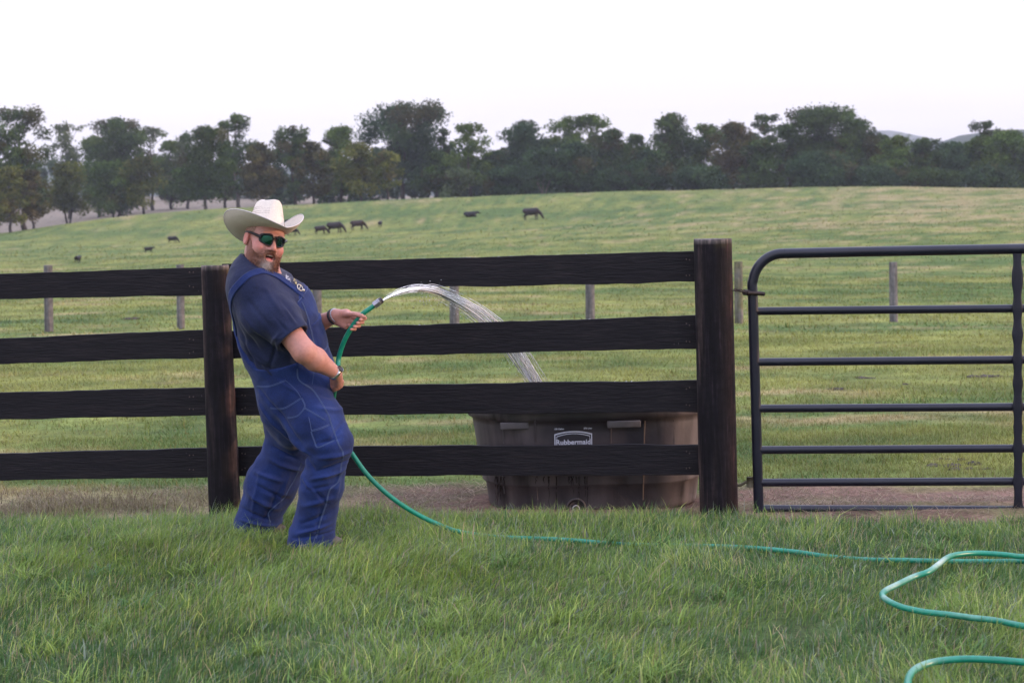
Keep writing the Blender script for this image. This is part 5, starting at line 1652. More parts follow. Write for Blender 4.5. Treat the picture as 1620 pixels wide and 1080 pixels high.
of.chain([HR + [.0, .02, 0], HR + (KR - HR) * .55, KR], [.138, .126, .102], .07)
of.chain([KR, KR + (AR - KR) * .45, AR + [0, 0, -.02], AR + [.0, 0, -.055]], [.100, .100, .104, .112], .05)
of.chain([HL + [.0, 0, 0], HL + (KL - HL) * .55, KL + [-.015, 0, 0]], [.138, .130, .118], .07)
of.chain([KL + [-.02, 0, 0], W_(430, 765, 7.96), AL + [0, 0, .01], AL + [0, 0, -.035]], [.120, .128, .108, .102], .05)
of.ell(W_(441, 652, 7.76), (.085, .16, .11), None, .06)
of.ell(W_(462, 676, 7.74), (.075, .12, .10), None, .07)
OV, OQ = of.mesh(); OV = smooth_mesh(OV, OQ, 1, .4); del of
near = [((540, 690), (500, 700), 7.45, .012, -.012), ((556, 715), (505, 722), 7.45, .014, .014), ((552, 728), (500, 745), 7.45, .012, -.013),
        ((545, 742), (490, 758), 7.47, .014, .013), ((535, 762), (488, 772), 7.5, .013, -.010), ((530, 785), (480, 800), 7.5, .016, .010),
        ((470, 705), (505, 745), 7.5, .014, -.012), ((455, 690), (500, 720), 7.5, .016, .012), ((480, 755), (500, 775), 7.5, .012, .012),
        ((430, 640), (480, 700), 7.5, .018, -.010), ((425, 665), (470, 715), 7.52, .016, .011), ((405, 610), (450, 660), 7.55, .016, -.008),
        ((500, 625), (545, 640), 7.42, .012, -.009), ((495, 645), (550, 655), 7.42, .014, .009), ((510, 600), (535, 625), 7.42, .012, .009),
        ((520, 812), (475, 828), 7.5, .014, -.010), ((525, 828), (468, 845), 7.5, .012, .012), ((528, 842), (462, 852), 7.5, .008, -.010), ((510, 800), (500, 850), 7.5, .012, -.006),
        ((440, 600), (480, 625), 7.5, .012, .006), ((405, 632), (440, 680), 7.58, .014, .009), ((545, 665), (520, 700), 7.42, .014, -.008),
        ((500, 770), (520, 795), 7.5, .012, -.010), ((540, 740), (530, 790), 7.48, .014, .008)]
far = [((400, 745), (450, 760), 7.86, .016, .014), ((405, 765), (455, 790), 7.86, .014, -.013), ((392, 780), (440, 805), 7.87, .016, .012),
       ((430, 705), (470, 725), 7.82, .014, -.012), ((425, 725), (475, 745), 7.83, .016, .012), ((385, 805), (430, 822), 7.9, .013, -.012),
       ((380, 822), (435, 832), 7.9, .010, .012), ((415, 740), (395, 830), 7.88, .014, .006), ((445, 770), (415, 830), 7.88, .012, -.008), ((460, 745), (440, 800), 7.86, .012, .008)]
near = [(p, q, y, s_ * .68, m * 1.45) for p, q, y, s_, m in near]; far = [(p, q, y, s_ * .7, m * 1.4) for p, q, y, s_, m in far]
d = fold_disp(OV, near + far) + .006 * fbm(OV * [1, 1, .8], 6, 95) + .0035 * (1 - np.abs(vnoise(OV @ np.array([[1, 0, .6], [0, 1, 0], [-.6, 0, 1]]), 11, 96)) * 2)
low = np.clip((.75 - OV[:, 2]) / .3, 0, 1)
d += low * .004 * np.sin(OV[:, 2] * 85 + 3 * vnoise(OV, 6, 5)) * np.clip(fbm(OV, 5, 8) + .3, 0, 1)
OV = displace(OV, OQ, d)
overalls = mk("overalls", OV, OQ, denim, man)
obv = bvh_of(OV, OQ)
all_bv = [obv, sbv]

def cast(px, py, bvs=(obv,)):
    dr = unit(F0 * FPX + CR * (px - 810) + CU * (540 - py)); best = None
    for b in bvs:
        h = b.ray_cast(Vector(CAM), Vector(dr))
        if h[0] is not None and (best is None or h[3] < best[2]): best = (np.array(h[0]), np.array(h[1]), h[3])
    return best
thread = new_mat("pale_stitching")[0]; tb_ = thread.node_tree.nodes["Principled BSDF"]; tb_.inputs["Base Color"].default_value = (.06, .095, .21, 1); setb(tb_, Roughness=.8)
def stitch(pts, name="seam", r=.0013, bvs=None, dense=2.5, double=0.0, parent=None, mat=None):
    P = resample(np.column_stack([np.array(pts, float), np.zeros(len(pts))]), max(6, int(sum(np.hypot(*(np.array(pts[i + 1]) - np.array(pts[i]))) for i in range(len(pts) - 1)) / dense)))
    parts = []
    for off in ((0,) if not double else (-double / 2, double / 2)):
        T = np.gradient(P[:, :2], axis=0); T /= np.linalg.norm(T, axis=1)[:, None] + 1e-9
        Nn = np.stack([-T[:, 1], T[:, 0]], 1); out = []
        for p in P[:, :2] + Nn * off:
            h = cast(p[0], p[1], bvs or (obv,))
            if h: out.append(h[0] + h[1] * (r * .5))
            elif len(out) > 2: break
        if len(out) > 3:
            out = np.array(out)
            # drop depth jumps
            seg = np.linalg.norm(np.diff(out, axis=0), axis=1); k = 0
            runs = np.split(np.arange(len(out)), np.where(seg > .05)[0] + 1)
            for rn in runs:
                if len(rn) > 3: parts.append(tube(out[rn], r, 5))
    if parts:
        V, F = cat_parts(parts); return mk(name, V, F, mat or thread, parent or overalls)
c2 = lambda L: [(330 + x / 3.6, 580 + y / 3.6) for x, y in L]
stitch(c2([(505, 10), (515, 75), (590, 130), (640, 200), (680, 270), (700, 330), (740, 440), (765, 490), (755, 560), (740, 650), (690, 700), (670, 780), (640, 870), (612, 975)]), "side_seam", .0015, double=1.3)
stitch(c2([(352, 235), (430, 236), (530, 178)]), "pocket_seam", double=1.6)
stitch(c2([(530, 178), (548, 225), (520, 268), (490, 285), (440, 292)]), "pocket_seam", double=1.4)
stitch(c2([(272, 113), (350, 110), (440, 78)]), "pocket_seam", double=1.6)
stitch(c2([(440, 78), (495, 130), (525, 172)]), "pocket_seam")
stitch(c2([(585, 365), (640, 350), (690, 328)]), "tool_pocket_seam", double=1.8)
stitch(c2([(583, 368), (600, 415), (620, 458), (670, 440), (718, 418)]), "tool_pocket_seam", double=1.2)
stitch(c2([(548, 235), (600, 265), (665, 303)]), "tool_pocket_seam", double=1.4)
stitch(c2([(570, 285), (580, 330), (585, 360)]), "tool_pocket_seam")
stitch(c2([(600, 0), (595, 60), (590, 100)]), "fly_seam")
stitch(c2([(530, 545), (495, 630), (460, 690), (430, 745), (370, 800), (342, 830), (345, 860), (352, 885)]), "inseam", .0014, double=1.0)
c1 = lambda L: [(330 + x / 3.6, 300 + y / 3.6) for x, y in L]
def stitch3(P3, name, r=.0015):
    out = []
    for p in P3:
        h = obv.find_nearest(Vector(p)); out.append(np.array(h[0]) + np.array(h[1]) * (r * .6))
    V, F = tube(np.array(out), r, 5); mk(name, V, F, thread, overalls)
for s_ in (-1, 1):
    for o_ in (.010, .016):
        stitch3([tp(s_ * (.142 - np.clip((u - .18) / .25, 0, 1) * .018 - o_), .235, u) for u in np.linspace(.478, .10, 44)], "bib_seam")
stitch3([tp(l, .2, .480) for l in np.linspace(-.12, .12, 24)], "bib_seam")
for o_ in (0, .006):
    stitch3([tp(l, .25, .175 + o_ + .25 * 0 * l) for l in np.linspace(-.088, .088, 20)], "bib_pocket_seam", .0014)
    for s_ in (-1, 1): stitch3([tp(s_ * (.09 - o_), .25, u) for u in np.linspace(.18, .31, 20)], "bib_pocket_seam", .0014)

# --- shoulder straps as flat bands lying on the shirt
def band(P3, width, thick, name, mat, parent, bvh, off=.002):
    P3 = np.array(P3); out, nrm = [], []
    for p in P3:
        h = bvh.find_nearest(Vector(p)); out.append(np.array(h[0])); nrm.append(np.array(h[1]))
    out, nrm = np.array(out), np.array(nrm)
    for _ in range(4):
        out[1:-1] = (out[:-2] + 2 * out[1:-1] + out[2:]) / 4; nrm[1:-1] = (nrm[:-2] + 2 * nrm[1:-1] + nrm[2:]) / 4
    nrm /= np.linalg.norm(nrm, axis=1)[:, None]
    T = np.gradient(out, axis=0); T /= np.linalg.norm(T, axis=1)[:, None]
    Wd = np.cross(T, nrm); Wd /= np.linalg.norm(Wd, axis=1)[:, None]
    K = 9; top, bot = [], []
    for i in range(len(out)):
        for a in np.linspace(-.5, .5, K):
            q = out[i] + Wd[i] * a * width
            h = bvh.find_nearest(Vector(q + nrm[i] * .01)); c = np.array(h[0]); n_ = np.array(h[1])
            if n_ @ nrm[i] < 0: n_ = nrm[i]
            lift = thick * (1.35 if abs(abs(a) - .375) < .07 else 1.0)
            top.append(c + nrm[i] * (off + lift)); bot.append(c - nrm[i] * .002)
    top, bot = np.array(top), np.array(bot); n = len(out)
    ta = top.reshape(n, K, 3)
    for _ in range(2): ta[1:-1] = (ta[:-2] + 2 * ta[1:-1] + ta[2:]) / 4
    V = np.concatenate([ta, bot.reshape(n, K, 3)[:, ::-1]], 1).reshape(-1, 3); k = 2 * K
    i, j = np.meshgrid(np.arange(n - 1), np.arange(k), indexing='ij')
    q = np.stack([i * k + j, i * k + (j + 1) % k, (i + 1) * k + (j + 1) % k, (i + 1) * k + j], -1).reshape(-1, 4)
    return mk(name, V, [q, np.arange(k)[None, ::-1], ((n - 1) * k + np.arange(k))[None]], mat, parent), ta[:, K // 2], nrm
def cast_path(L):
    out = []
    for p in L:
        h = cast(p[0], p[1], (sbv,))
        if h: out.append(h[0])
    return out
bibR = tp(.105, .20, .375); bibL = tp(-.105, .20, .375)
def strap_path(s):
    e = [tp(s * .045, -.30, .36), tp(s * .08, -.26, .45), tp(s * .105, -.16, .55), tp(s * .118, -.04, .60), tp(s * .12, .07, .58), tp(s * .115, .16, .51), tp(s * .108, .24, .43), tp(s * .105, .26, .37)]
    return resample(e, 44)
brass = nmat("brass_buckle", [(.50, .45, .36), (.70, .64, .52)], scale=60, rough=.3, metallic=.9)
nearp = [tp(.075, -.26, .30)] + cast_path([(364, 478), (373, 456), (385, 443), (397, 434), (409, 430), (424, 431), (440, 438), (453, 447), (467, 458), (480, 469)])
farp = [tp(-.045, -.30, .36), tp(-.08, -.24, .45), tp(-.11, -.12, .56), tp(-.12, -.0, .58)] + cast_path([(448, 421), (456, 426), (465, 434), (473, 443)])
for s in (1, -1):
    st, out, nr = band(resample(nearp if s > 0 else farp, 50), .040, .0045, "strap", denim, overalls, sbv)
    n_ = nr[-5]; c = out[-5] + n_ * (.012 if s > 0 else .003); t_ = unit(out[-1] - out[-6]); w__ = unit(np.cross(t_, n_))
    Rb = np.column_stack([w__, t_, n_])
    loop = [c + n_ * .007 + w__ * .021 * math.cos(a) + t_ * .017 * math.sin(a) for a in np.linspace(0, 2 * np.pi, 17)]
    V, F = cat_parts([tube(loop, .0024, 6, cap=False), tube([c + n_ * .006 - w__ * .02, c + n_ * .007 + w__ * .02], .002, 6), ico(c + n_ * .008 + t_ * .022, .0085, (1, 1, 1))])
    mk("buckle", V, F, brass, st)
# bib pocket: a patch with its flap, standing 3 mm off the bib
def patch_on(bvh, ctr, ux, uz, wx, wz, name, mat, parent, n=14, thick=.003, rnd=.15, dirn=None):
    dirn = dirn if dirn is not None else -Tf
    g = np.linspace(-1, 1, n); P = []; Nn = []
    for b in g:
        for a in g:
            kx = wx * (1 - rnd * max(0, -b - .6))
            p0 = ctr + ux * (a * kx / 2) + uz * (b * wz / 2) - dirn * .3
            h = bvh.ray_cast(Vector(p0), Vector(dirn))
            if h[0] is None: h = bvh.find_nearest(Vector(p0 + dirn * .3))
            P.append(np.array(h[0])); Nn.append(np.array(h[1]))
    P, Nn = np.array(P), np.array(Nn)
    edge = np.array([1 if (abs(a) > .99 or abs(b) > .99) else 0 for b in g for a in g])
    V = P + Nn * (thick * (1 - edge * 1.3))[:, None]
    i, j = np.meshgrid(np.arange(n - 1), np.arange(n - 1), indexing='ij')
    q = np.stack([i * n + j, i * n + j + 1, (i + 1) * n + j + 1, (i + 1) * n + j], -1).reshape(-1, 4)
    Vb = P - Nn * .002
    return mk(name, np.vstack([V, Vb]), np.vstack([q, q[:, ::-1] + n * n]), mat, parent)
patch_on(obv, tp(.0, .2, .255), Tl, Tu, .19, .15, "bib_pocket", denim, overalls, thick=.004)
patch_on(obv, tp(.0, .2, .322), Tl, Tu, .19, .022, "bib_pocket_flap", denim, overalls, thick=.008, n=10)
# white and yellow print on the shirt chest, seen above the bib
pr = new_mat("shirt_print")[0]; pb = pr.node_tree.nodes["Principled BSDF"]; pb.inputs["Base Color"].default_value = (.50, .52, .60, 1); setb(pb, Roughness=.8)
py_ = new_mat("shirt_print_yellow")[0]; pyb = py_.node_tree.nodes["Principled BSDF"]; pyb.inputs["Base Color"].default_value = (.42, .36, .16, 1); setb(pyb, Roughness=.8)
def print_blobs(lst, mat, name):
    parts = []
    for (px, py, rx, ry, rot) in lst:
        n = 9; pts = []
        for a in np.linspace(0, 2 * np.pi, n, endpoint=False):
            k = random.uniform(.6, 1.15); u, v = rx * k * math.cos(a), ry * k * math.sin(a)
            c, s = math.cos(rot), math.sin(rot)
            h = cast(px + u * c - v * s, py + u * s + v * c, (sbv,))
            if h: pts.append(h[0] + h[1] * .0022)
        if len(pts) == n:
            V = np.array(pts + [np.mean(pts, 0)]); k = np.arange(n)
            parts.append((V, [np.stack([(k + 1) % n, k, np.full(n, n)], 1)]))
    if parts:
        V, F = cat_parts(parts); mk(name, V, F, mat, shirt, smooth=False)
pl1, pl2 = [], []
for k_ in range(60):
    t = random.random(); x = 452 + 9 * t + random.gauss(0, 1.2); y = 437 + 14 * t + random.gauss(0, 1.6)
    pl1.append((x, y, random.uniform(.4, 1.3), random.uniform(.25, .8), random.uniform(0, 3)))
for k_ in range(24):
    t = random.random(); pl2.append((464 + 5 * t + random.gauss(0, .6), 441 + 9 * t + random.gauss(0, 1), random.uniform(.4, 1.1), random.uniform(.3, .8), random.uniform(0, 3)))
print_blobs(pl1, pr, "chest_print"); print_blobs(pl2, py_, "chest_print")
for o_ in COL.objects:
    if o_.name.startswith("chest_print"): o_["kind"] = "stuff"

# --- shoes, mostly sunk in the grass
shoe_m = nmat("worn_brown_boot", [(.07, .055, .05), (.13, .105, .09)], scale=20, rough=.7, bump=.2)
for a_, ang in ((AR, -.10), (AL, -.25)):
    gz = 0.005
    f = Field(a_ * [1, 1, 0] + [-.16, -.16, -.01], a_ * [1, 1, 0] + [.28, .16, .16], .006)
    dd = np.array([math.cos(ang), math.sin(ang), 0]); pd = np.array([-dd[1], dd[0], 0]); b0 = a_ * [1, 1, 0] - dd * .045 - [0, 0, .022]
    Rm = np.column_stack([dd, pd, [0, 0, 1]])
    f.ell(b0 + dd * .0 + [0, 0, .05], (.06, .045, .05), Rm, .02); f.ell(b0 + dd * .10 + [0, 0, .038], (.105, .048, .038), Rm, .03)
    f.cap(b0 + [0, 0, .05], b0 + [0, 0, .14], .045, .05, .02); f.ell(b0 + dd * .06 + [0, 0, .008], (.145, .05, .018), Rm, .008)
    V, Q = f.mesh(); mk("boot", V, Q, shoe_m, man)

# --- wrist things
def ring_on(c, ax, R, wd, th, n=40, flat=1.0):
    ax = unit(ax); u = unit(np.cross(ax, [0, 0, 1])); v = np.cross(ax, u); V = []
    a = np.linspace(0, 2 * np.pi, n, endpoint=False)
    sec = [(-.5, 0), (-.4, 1), (.4, 1), (.5, 0)]
    for t in a:
        rd = u * math.cos(t) + v * math.sin(t)
        for (q, h) in sec: V.append(c + rd * (R + h * th) + ax * (q * wd))
    k = 4; i, j = np.meshgrid(np.arange(n), np.arange(k), indexing='ij')
    q = np.stack([i * k + j, i * k + (j + 1) % k, ((i + 1) % n) * k + (j + 1) % k, ((i + 1) % n) * k + j], -1).reshape(-1, 4)
    return np.array(V), [q]
dL = unit(WL - EL); dR = unit(WR - ER)
blk = nmat("black_band", [(.010, .009, .012), (.025, .022, .028)], scale=80, rough=.5, bump=.4)
V, F = ring_on(WL - dL * .016, dL, .0345, .013, .006); mk("black_bracelet", V, F, blk, man)
silver = nmat("silver_beads", [(.30, .30, .33), (.55, .55, .60)], scale=90, rough=.3, metallic=.9)
ax = dL; u = unit(np.cross(ax, [0, 0, 1])); v = np.cross(ax, u)
parts = [ico(WL + dL * .001 + (u * math.cos(t) + v * math.sin(t)) * .0345, .0046) for t in np.linspace(0, 2 * np.pi, 26, endpoint=False)]
V, F = cat_parts(parts); mk("beaded_bracelet", V, F, silver, man)
steel2 = nmat("watch_steel", [(.35, .34, .35), (.6, .58, .58)], scale=60, rough=.25, metallic=.95)
wc = WR - dR * .004
V, F = ring_on(wc, dR, .0305, .018, .006)
watch = mk("wrist_watch", V, F, steel2, man)
wu = unit(np.array([.35, -.55, .75]) - dR * (np.array([.35, -.55, .75]) @ dR))
V, F = tube([wc + wu * .030, wc + wu * .040], [.0185, .0175], 24); mk("watch_case", V, F, steel2, watch)
V, F = tube([wc + wu * .040, wc + wu * .0408], [.0145, .0140], 24); mk("watch_face", V, F, blk, watch)

# --- beard, hair
beard_m = attr_mat("ginger_beard_hair", rough=.65, spec=.25)
# full skin of the lower face, grown and cut to the beard's outline
g = .0042
f = Field(HC + [-.17, -.17, -.2], HC + [.17, .17, .17], .0032)
hel(f, (0, -.018, .035), (.079 + g * .5, .098 + g * .5, .092), .02)
hel(f, (0, .028, -.035), (.068 + g, .066 + g, .088 + g), .03)
hel(f, (0, .062, -.104), (.040 + g, .038 + g, .036 + g), .03)
hel(f, (0, .03, -.110), (.056 + g, .056 + g, .030 + g), .03)
for s in (-1, 1):
    hel(f, (s * .049, .010, -.066), (.0255, .045, .040), .025)
    hcap(f, (s * .004, .098, -.050), (s * .032, .082, -.072), .0085, .007, .008)      # moustache
    hcap(f, (s * .030, .084, -.070), (s * .024, .084, -.100), .010, .012, .010)
S, X, Yy, Z = f.sl(f.lo, [9, 9, 9])
dx, dy, dz = (X - HC[0]) / HS, (Yy - HC[1]) / HS, (Z - HC[2]) / HS
lx = dx * HM[0, 0] + dy * HM[1, 0] + dz * HM[2, 0]; ly = dx * HM[0, 1] + dy * HM[1, 1] + dz * HM[2, 1]; lz = dx * HM[0, 2] + dy * HM[1, 2] + dz * HM[2, 2]
alx = np.abs(lx)
# upper beard line: from sideburn down across the cheek to the moustache
line = np.where(ly < .02, -.012, -.012 - (ly - .02) * 1.02)
front = np.clip((ly - .068) / .012, 0, 1)
line = line * (1 - front) + front * np.where(alx < .030, -.047, -.062)
cut = np.maximum(lz - line, -(ly + .012 - .0 * lz))
mouthc = 1 - np.sqrt((lx / .0215) ** 2 + ((lz + .0755) / .0165) ** 2); mouthc = np.minimum(mouthc * .016, ly - .05)
cut = np.maximum(cut, mouthc)
cut = np.maximum(cut, -.150 - lz)
f.F = np.maximum(f.F, cut.astype(np.float32))
V, Q = f.mesh(); V = smooth_mesh(V, Q, 1)
hv = to_head(V); V = V + normals(V, Q) * ((.0012 * vnoise(V, 180, 1) + .0018 * vnoise(V, 70, 2)) * np.clip((hv[:, 1] + .01) / .06, 0, 1))[:, None]
ging = np.array([.17, .075, .046]); grey = np.array([.36, .31, .29]); dkb = np.array([.105, .045, .030])
def beard_col(h, P):
    k = np.clip(vnoise(P, 130, 7) * .6 + .5, 0, 1)[:, None]
    c = ging * k + dkb * (1 - k)
    gk = np.exp(-(((h[:, 0] - .010) / .022) ** 2 + ((h[:, 2] + .118) / .026) ** 2))[:, None] * (h[:, 1] > .05)[:, None]
    gk = np.clip(gk * 1.3, 0, .9)
    side = np.clip((.066 - h[:, 1]) / .05, 0, 1)[:, None] * .75
    c = c * (1 - side) + np.array([.26, .125, .095]) * side
    return c * (1 - gk) + grey * gk
beard = mk("beard", V, Q, beard_m, man, col=beard_col(hv, V))
Nb = normals(V, Q); rr_ = np.random.default_rng(5)
ids = rr_.integers(0, len(V), 5200)
Pp, Nn, hh_ = V[ids], Nb[ids], hv[ids]
dirs = Nn * .55 + np.array([0, 0, -1.0]) * .9 + rr_.normal(0, .30, Pp.shape) + hf * .25
dirs /= np.linalg.norm(dirs, axis=1)[:, None]
L = rr_.uniform(.006, .013, len(Pp)) * (1 + .8 * np.clip((-.085 - hh_[:, 2]) / .03, 0, 1))
L[(hh_[:, 2] > -.07)] *= .6
L *= np.clip(.3 + (hh_[:, 1] - .02) / .06, .3, 1)
sd = np.cross(dirs, rr_.normal(size=Pp.shape)); sd /= np.linalg.norm(sd, axis=1)[:, None]
wv_ = .0006
Vs = np.stack([Pp - sd * wv_ - Nn * .001, Pp + sd * wv_ - Nn * .001, Pp + dirs * L[:, None] * .6 + sd * wv_ * .7, Pp + dirs * L[:, None] + np.array([0, 0, -1]) * (L * .15)[:, None]], 1).reshape(-1, 3)
cc = np.repeat(beard_col(hh_, Pp) * rr_.uniform(.7, 1.5, (len(Pp), 1)), 4, 0)
tag(mk("beard_hair", Vs, np.arange(len(Pp))[:, None] * 4 + np.arange(4), beard_m, beard, col=cc), kind="stuff")
# close-cropped hair at the temples and nape
f = Field(HC + [-.17, -.17, -.2], HC + [.17, .17, .17], .004)
hel(f, (0, -.018, .035), (.0815, .101, .0945), .02)
S, X, Yy, Z = f.sl(f.lo, [9, 9, 9])
dx, dy, dz = (X - HC[0]) / HS, (Yy - HC[1]) / HS, (Z - HC[2]) / HS
ly = dx * HM[0, 1] + dy * HM[1, 1] + dz * HM[2, 1]; lz = dx * HM[0, 2] + dy * HM[1, 2] + dz * HM[2, 2]
f.F = np.maximum(f.F, np.maximum(ly - .035, -.035 - lz + np.clip(ly, -.1, 0) * .3).astype(np.float32))
V, Q = f.mesh(); V = V + normals(V, Q) * (.0014 * vnoise(V, 170, 1))[:, None]
kk = np.clip(vnoise(V, 150, 5) * .5 + .5, 0, 1)[:, None]
mk("hair", V, Q, beard_m, man, col=np.array([.16, .085, .055]) * kk + np.array([.30, .19, .14]) * (1 - kk))
# upper teeth, a narrow strip behind the lip
tee = new_mat("teeth")[0]; teb = tee.node_tree.nodes["Principled BSDF"]; teb.inputs["Base Color"].default_value = (.6, .55, .48, 1); setb(teb, Roughness=.3)
xs = np.linspace(-.014, .014, 9)
P = np.array([hp_(x, .0875 - 14 * x * x, -.0665) for x in xs]); V, F = tube(P, .0032, 8); mk("teeth", V, F, tee, man)

# --- wraparound sunglasses
fr_m = nmat("glossy_black_frame", [(.004, .004, .005), (.007, .007, .009)], scale=50, rough=.3, spec=.35)
ln_m, lt, lb = new_mat("green_mirror_lens")
setb(lb, Roughness=.05, Metallic=.75)
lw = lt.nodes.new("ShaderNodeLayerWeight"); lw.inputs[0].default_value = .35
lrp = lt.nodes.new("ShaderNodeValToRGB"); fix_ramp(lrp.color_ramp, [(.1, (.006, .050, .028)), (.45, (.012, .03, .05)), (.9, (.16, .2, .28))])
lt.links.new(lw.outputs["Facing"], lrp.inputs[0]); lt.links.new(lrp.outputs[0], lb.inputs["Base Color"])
def gpos(th, z, out=0.0):
    # surface of the wrap: th in radians from the nose, z up
    return hp_(math.sin(th) * (.076 + out), -.001 + math.cos(th) * (.110 + out) - .25 * abs(z) ** 1.5, z + .002 - .006 * abs(th))
glasses = None
def lens_outline(s, n=40, g=1.0):
    pts = []
    for a in np.linspace(0, 2 * np.pi, n, endpoint=False):
        ca, sa = math.cos(a), math.sin(a)
        u = np.sign(ca) * abs(ca) ** .62; v = np.sign(sa) * abs(sa) ** .72
        th = .47 + .345 * g * u
        z = .0205 * g * v * (1 - .25 * u) + .003 * u - .001
        pts.append((s * th, z))
    return pts
parts = []
for s in (-1, 1):
    o_ = lens_outline(s); P = np.array([gpos(t, z) for t, z in o_] + [gpos(*o_[0])])
    zz_ = np.array([z for t, z in o_] + [o_[0][1]]); tt_ = np.array([abs(t) for t, z in o_] + [abs(o_[0][0])])
    parts.append(tube(P, .0032 + .0030 * np.clip(zz_ / .02, 0, 1) + .0030 * np.clip((tt_ - .6) / .2, 0, 1), 8, cap=False))
parts.append(tube([gpos(-.13, .009), gpos(0, .012, .002), gpos(.13, .009)], [.0045, .005, .0045], 8))
for s in (-1, 1):
    P = resample([gpos(s * .74, .004), gpos(s * .88, .008, .002), hp_(s * .0835, .035, .012), hp_(s * .087, .0, .014), hp_(s * .086, -.022, .008)], 20)
    V, F = tube(P, np.linspace(.0088, .0034, 20), 8)
    V = V.copy(); parts.append((V, F))
V, F = cat_parts(parts); glasses = mk("sunglasses", V, F, fr_m, man)
for s in (-1, 1):
    o_ = lens_outline(s, 36, .97); V = []; F = []
    c = (s * .46, 0.0)
    rings_ = [1, .75, .5, .25]
    for k in rings_:
        V += [gpos(c[0] + (t - c[0]) * k, z * k, .0016 * (1 - k * k)) for t, z in o_]
    V.append(gpos(c[0], 0, .0016)); n = 36
    for r in range(3):
        F += [[r * n + i, r * n + (i + 1) % n, (r + 1) * n + (i + 1) % n, (r + 1) * n + i] for i in range(n)]
    T3 = [[3 * n + i, 3 * n + (i + 1) % n, 4 * n] for i in range(n)]
    mk("lens", np.array(V), [np.array(F), np.array(T3)], ln_m, glasses)

# --- straw cowboy hat
straw_m = attr_mat("pale_straw", rough=.75, spec=.25, noise=.12, nscale=260, bump=.3)
hat_c = hp_(0, -.012, .034)
ht_p = math.radians(11); 
hatf = hf * math.cos(ht_p) + hu * math.sin(ht_p); hatu = np.cross(hx, hatf)
tl = math.radians(0); hatx, hatu = hx * math.cos(tl) + hatu * math.sin(tl), hatu * math.cos(tl) - hx * math.sin(tl)
HMt = np.column_stack([hatx, hatf, hatu])
def hw(P): return hat_c + P @ HMt.T
A_, B__ = .088, .108
nphi = 96; ph = np.linspace(0, 2 * np.pi, nphi, endpoint=False)       # 0 = front
sn, cs = np.sin(ph), np.cos(ph)
rows = []
# brim from the outer edge in
BW = .120
bwv = np.where(sn > 0, .120 + .026 * np.abs(sn), .120 - .012 * np.abs(sn))
def brim_row(u, under=0.0):
    side = np.abs(sn) ** 1.25
    w = bwv
    lift = np.where(sn > 0, .060, .118) * side * u ** 1.7 - np.where(cs > 0, .014, .026) * (np.abs(cs) ** 2.2) * u ** 1.3
    rad = w * (u - np.where(sn > 0, .20, .34) * side * u ** 2.6)
    x = sn * (A_ + rad); y = cs * (B__ + rad * (1.0 + .12 * np.abs(cs)))
    z = lift - under
    return np.column_stack([x, y, z])
us_ = np.linspace(1, 0, 14)
for u in us_: rows.append(brim_row(u))
nb = len(rows)
Hc = .134
def crown_row(t):
    # t 0 base .. 1 rim of the top
    fr = np.clip(cs, 0, 1)
    k = 1 - .31 * t ** 1.3
    pinch = 1 - .34 * (t ** 1.3) * fr ** 1.5 * (1 - fr ** 8 * .3)
    x = sn * A_ * k * pinch; y = cs * B__ * (1 - .22 * t ** 1.3) - .004 * t
    z = Hc * t * (1 + .05 * cs + .05 * cs * t) + 0 * x
    return np.column_stack([x, y, z])
for t in np.linspace(.04, 1, 16): rows.append(crown_row(t))
topr = crown_row(1.0)
for k in (.97, .90, .78, .62, .45, .28, .12):
    r = topr * [k, k, 1]
    bump_ = .016 * (1 - k ** 6)
    crease = -.046 * np.exp(-(r[:, 0] / .020) ** 2) * (1 - k ** 5) 
    dent = -.016 * np.exp(-((np.abs(r[:, 0]) - .030) / .014) ** 2) * np.exp(-((r[:, 1] - .045) / .028) ** 2)
    r = r + np.column_stack([r[:, 0] * 0, r[:, 0] * 0, bump_ + crease + dent + .0])
    rows.append(r)
cen = rows[-1].mean(0)
Vh = np.vstack(rows + [cen[None]]); R = len(rows)
# side creases along the crown: shallow dent on each side near the top
i, j = np.meshgrid(np.arange(R - 1), np.arange(nphi), indexing='ij')
q = np.stack([i * nphi + j, i * nphi + (j + 1) % nphi, (i + 1) * nphi + (j + 1) % nphi, (i + 1) * nphi + j], -1).reshape(-1, 4)
k = np.arange(nphi); tri = np.stack([(R - 1) * nphi + k, (R - 1) * nphi + (k + 1) % nphi, np.full(nphi, R * nphi)], 1)
nbq = (nb - 1) * nphi
def shell(V, F, mat, name, parent, th, col):
    o = mk(name, V, F, mat, parent, col=col)
    sm = o.modifiers.new("t", 'SOLIDIFY'); sm.thickness = th; sm.offset = 0
    ss = o.modifiers.new("s", 'SUBSURF'); ss.levels = 1; ss.render_levels = 1
    return o
cst = np.array([.62, .56, .48])
Vbrim = Vh[:nb * nphi]; qb = q[:nbq]
uu = np.repeat(us_, nphi); pc = np.tile(sn, nb); 
colb = cst * (1 + .04 * vnoise(Vbrim, 60, 1))[:, None]
stain = np.clip(vnoise(Vbrim, 12, 4), 0, 1)[:, None] * .35 * (uu > .3)[:, None]
colb = colb * (1 - stain) + np.array([.55, .44, .32]) * stain
hat = shell(hw(Vbrim), [qb], straw_m, "cowboy_hat", man, .003, colb)
edge = hw(rows[0]); V, F = tube(np.vstack([edge, edge[:1]]), .0028, 6, cap=False)
mk("brim_edge", V, F, straw_m, hat, col=np.tile(np.array([.50, .46, .44]), (len(V), 1)))
Vc = Vh[(nb - 1) * nphi:]; qc = q[nbq:] - (nb - 1) * nphi; tc_ = tri - (nb - 1) * nphi
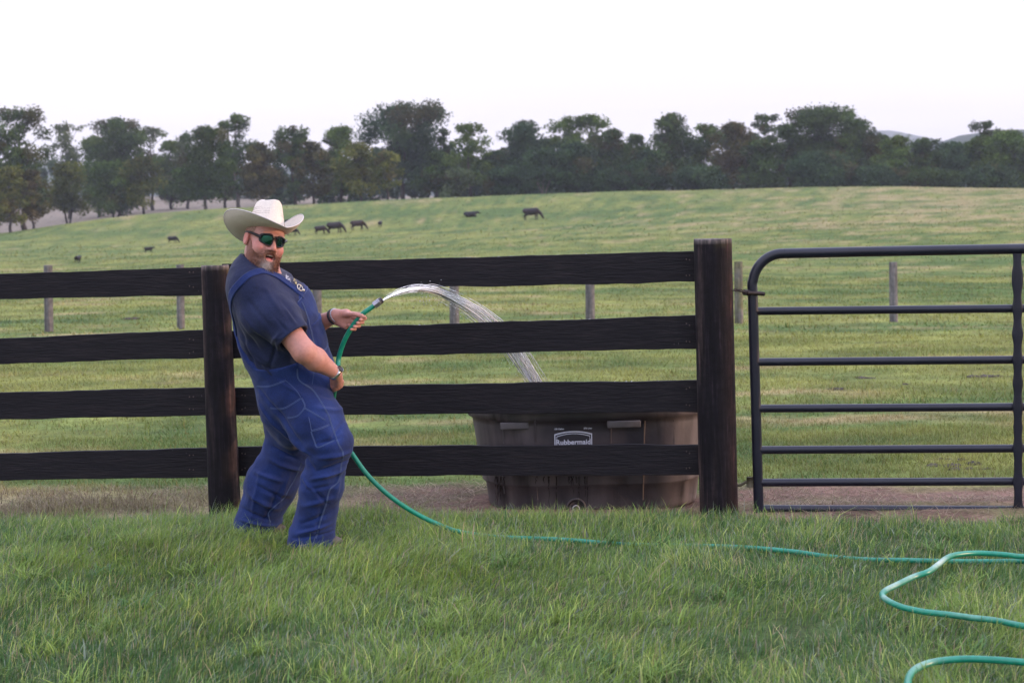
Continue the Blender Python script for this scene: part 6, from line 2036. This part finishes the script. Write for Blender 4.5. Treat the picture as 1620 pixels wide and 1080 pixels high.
# finer crown for the woven vent pattern
colc = np.tile(cst * 1.02, (len(Vc), 1)) * (1 + .03 * vnoise(Vc, 90, 1))[:, None]
crown = shell(hw(Vc), [qc, tc_], straw_m, "crown", hat, .003, colc)
cbv = bvh_of(hw(Vc), qc)
# woven vent rows: short brown dashes in two bands round the crown
dash_m = new_mat("brown_vent_weave")[0]; db = dash_m.node_tree.nodes["Principled BSDF"]; db.inputs["Base Color"].default_value = (.22, .16, .13, 1); setb(db, Roughness=.9)
parts = []
for row, t0 in enumerate((.52, .60, .70, .77)):
    for kk_, a in enumerate(np.linspace(0, 2 * np.pi, 120, endpoint=False)):
        if random.random() < .12: continue
        if math.cos(a) > .90: continue
        dt = .012 * (1 if (kk_ + row) % 2 else -1)
        def cp(aa, t):
            k_ = 1 - .31 * t ** 1.3; frr = max(0, math.cos(aa)); pin = 1 - .34 * t ** 1.3 * frr ** 1.5 * (1 - frr ** 8 * .3)
            return np.array([math.sin(aa) * A_ * k_ * pin * 1.022, math.cos(aa) * B__ * (1 - .22 * t ** 1.3) * 1.02 - .004 * t, Hc * t * (1 + .05 * math.cos(aa))])
        tt = t0 - .10 * (1 - abs(math.sin(a))) * 0
        parts.append(tube([hw(cp(a, tt - dt)[None])[0], hw(cp(a + .045, tt + dt)[None])[0]], .0008, 4))
V, F = cat_parts(parts); mk("vent_weave", V, F, dash_m, crown, smooth=False)
# dark band round the crown's foot
b0, b1 = crown_row(.035) * [1.03, 1.025, 1], crown_row(.125) * [1.035, 1.03, 1]
b2 = b1 * [.98, .985, 1]; Vn = hw(np.vstack([b0, b1, b2]))
i, j = np.meshgrid(np.arange(2), np.arange(nphi), indexing='ij')
qn = np.stack([i * nphi + j, i * nphi + (j + 1) % nphi, (i + 1) * nphi + (j + 1) % nphi, (i + 1) * nphi + j], -1).reshape(-1, 4)
mk("hat_band", Vn, qn, nmat("dark_leather_band", [(.012, .009, .02), (.03, .022, .035)], scale=60, rough=.5), hat)
# ------------------------------------------------------------------ air
def haze():
    V, F = boxv((0, 1800, 88), (7200, 3800, 194))
    m = bpy.data.materials.new("pale_air"); m.use_nodes = True; t = m.node_tree; t.nodes.clear()
    o = t.nodes.new("ShaderNodeOutputMaterial"); p = t.nodes.new("ShaderNodeVolumePrincipled")
    p.inputs["Color"].default_value = (.78, .86, 1.0, 1); p.inputs["Density"].default_value = HAZE; p.inputs["Anisotropy"].default_value = .1
    t.links.new(p.outputs[0], o.inputs["Volume"])
    tag(mk("haze", V, F, m, smooth=False), "thin blue evening haze over the pasture", "haze", None, "stuff")
HAZE = .00021
haze()
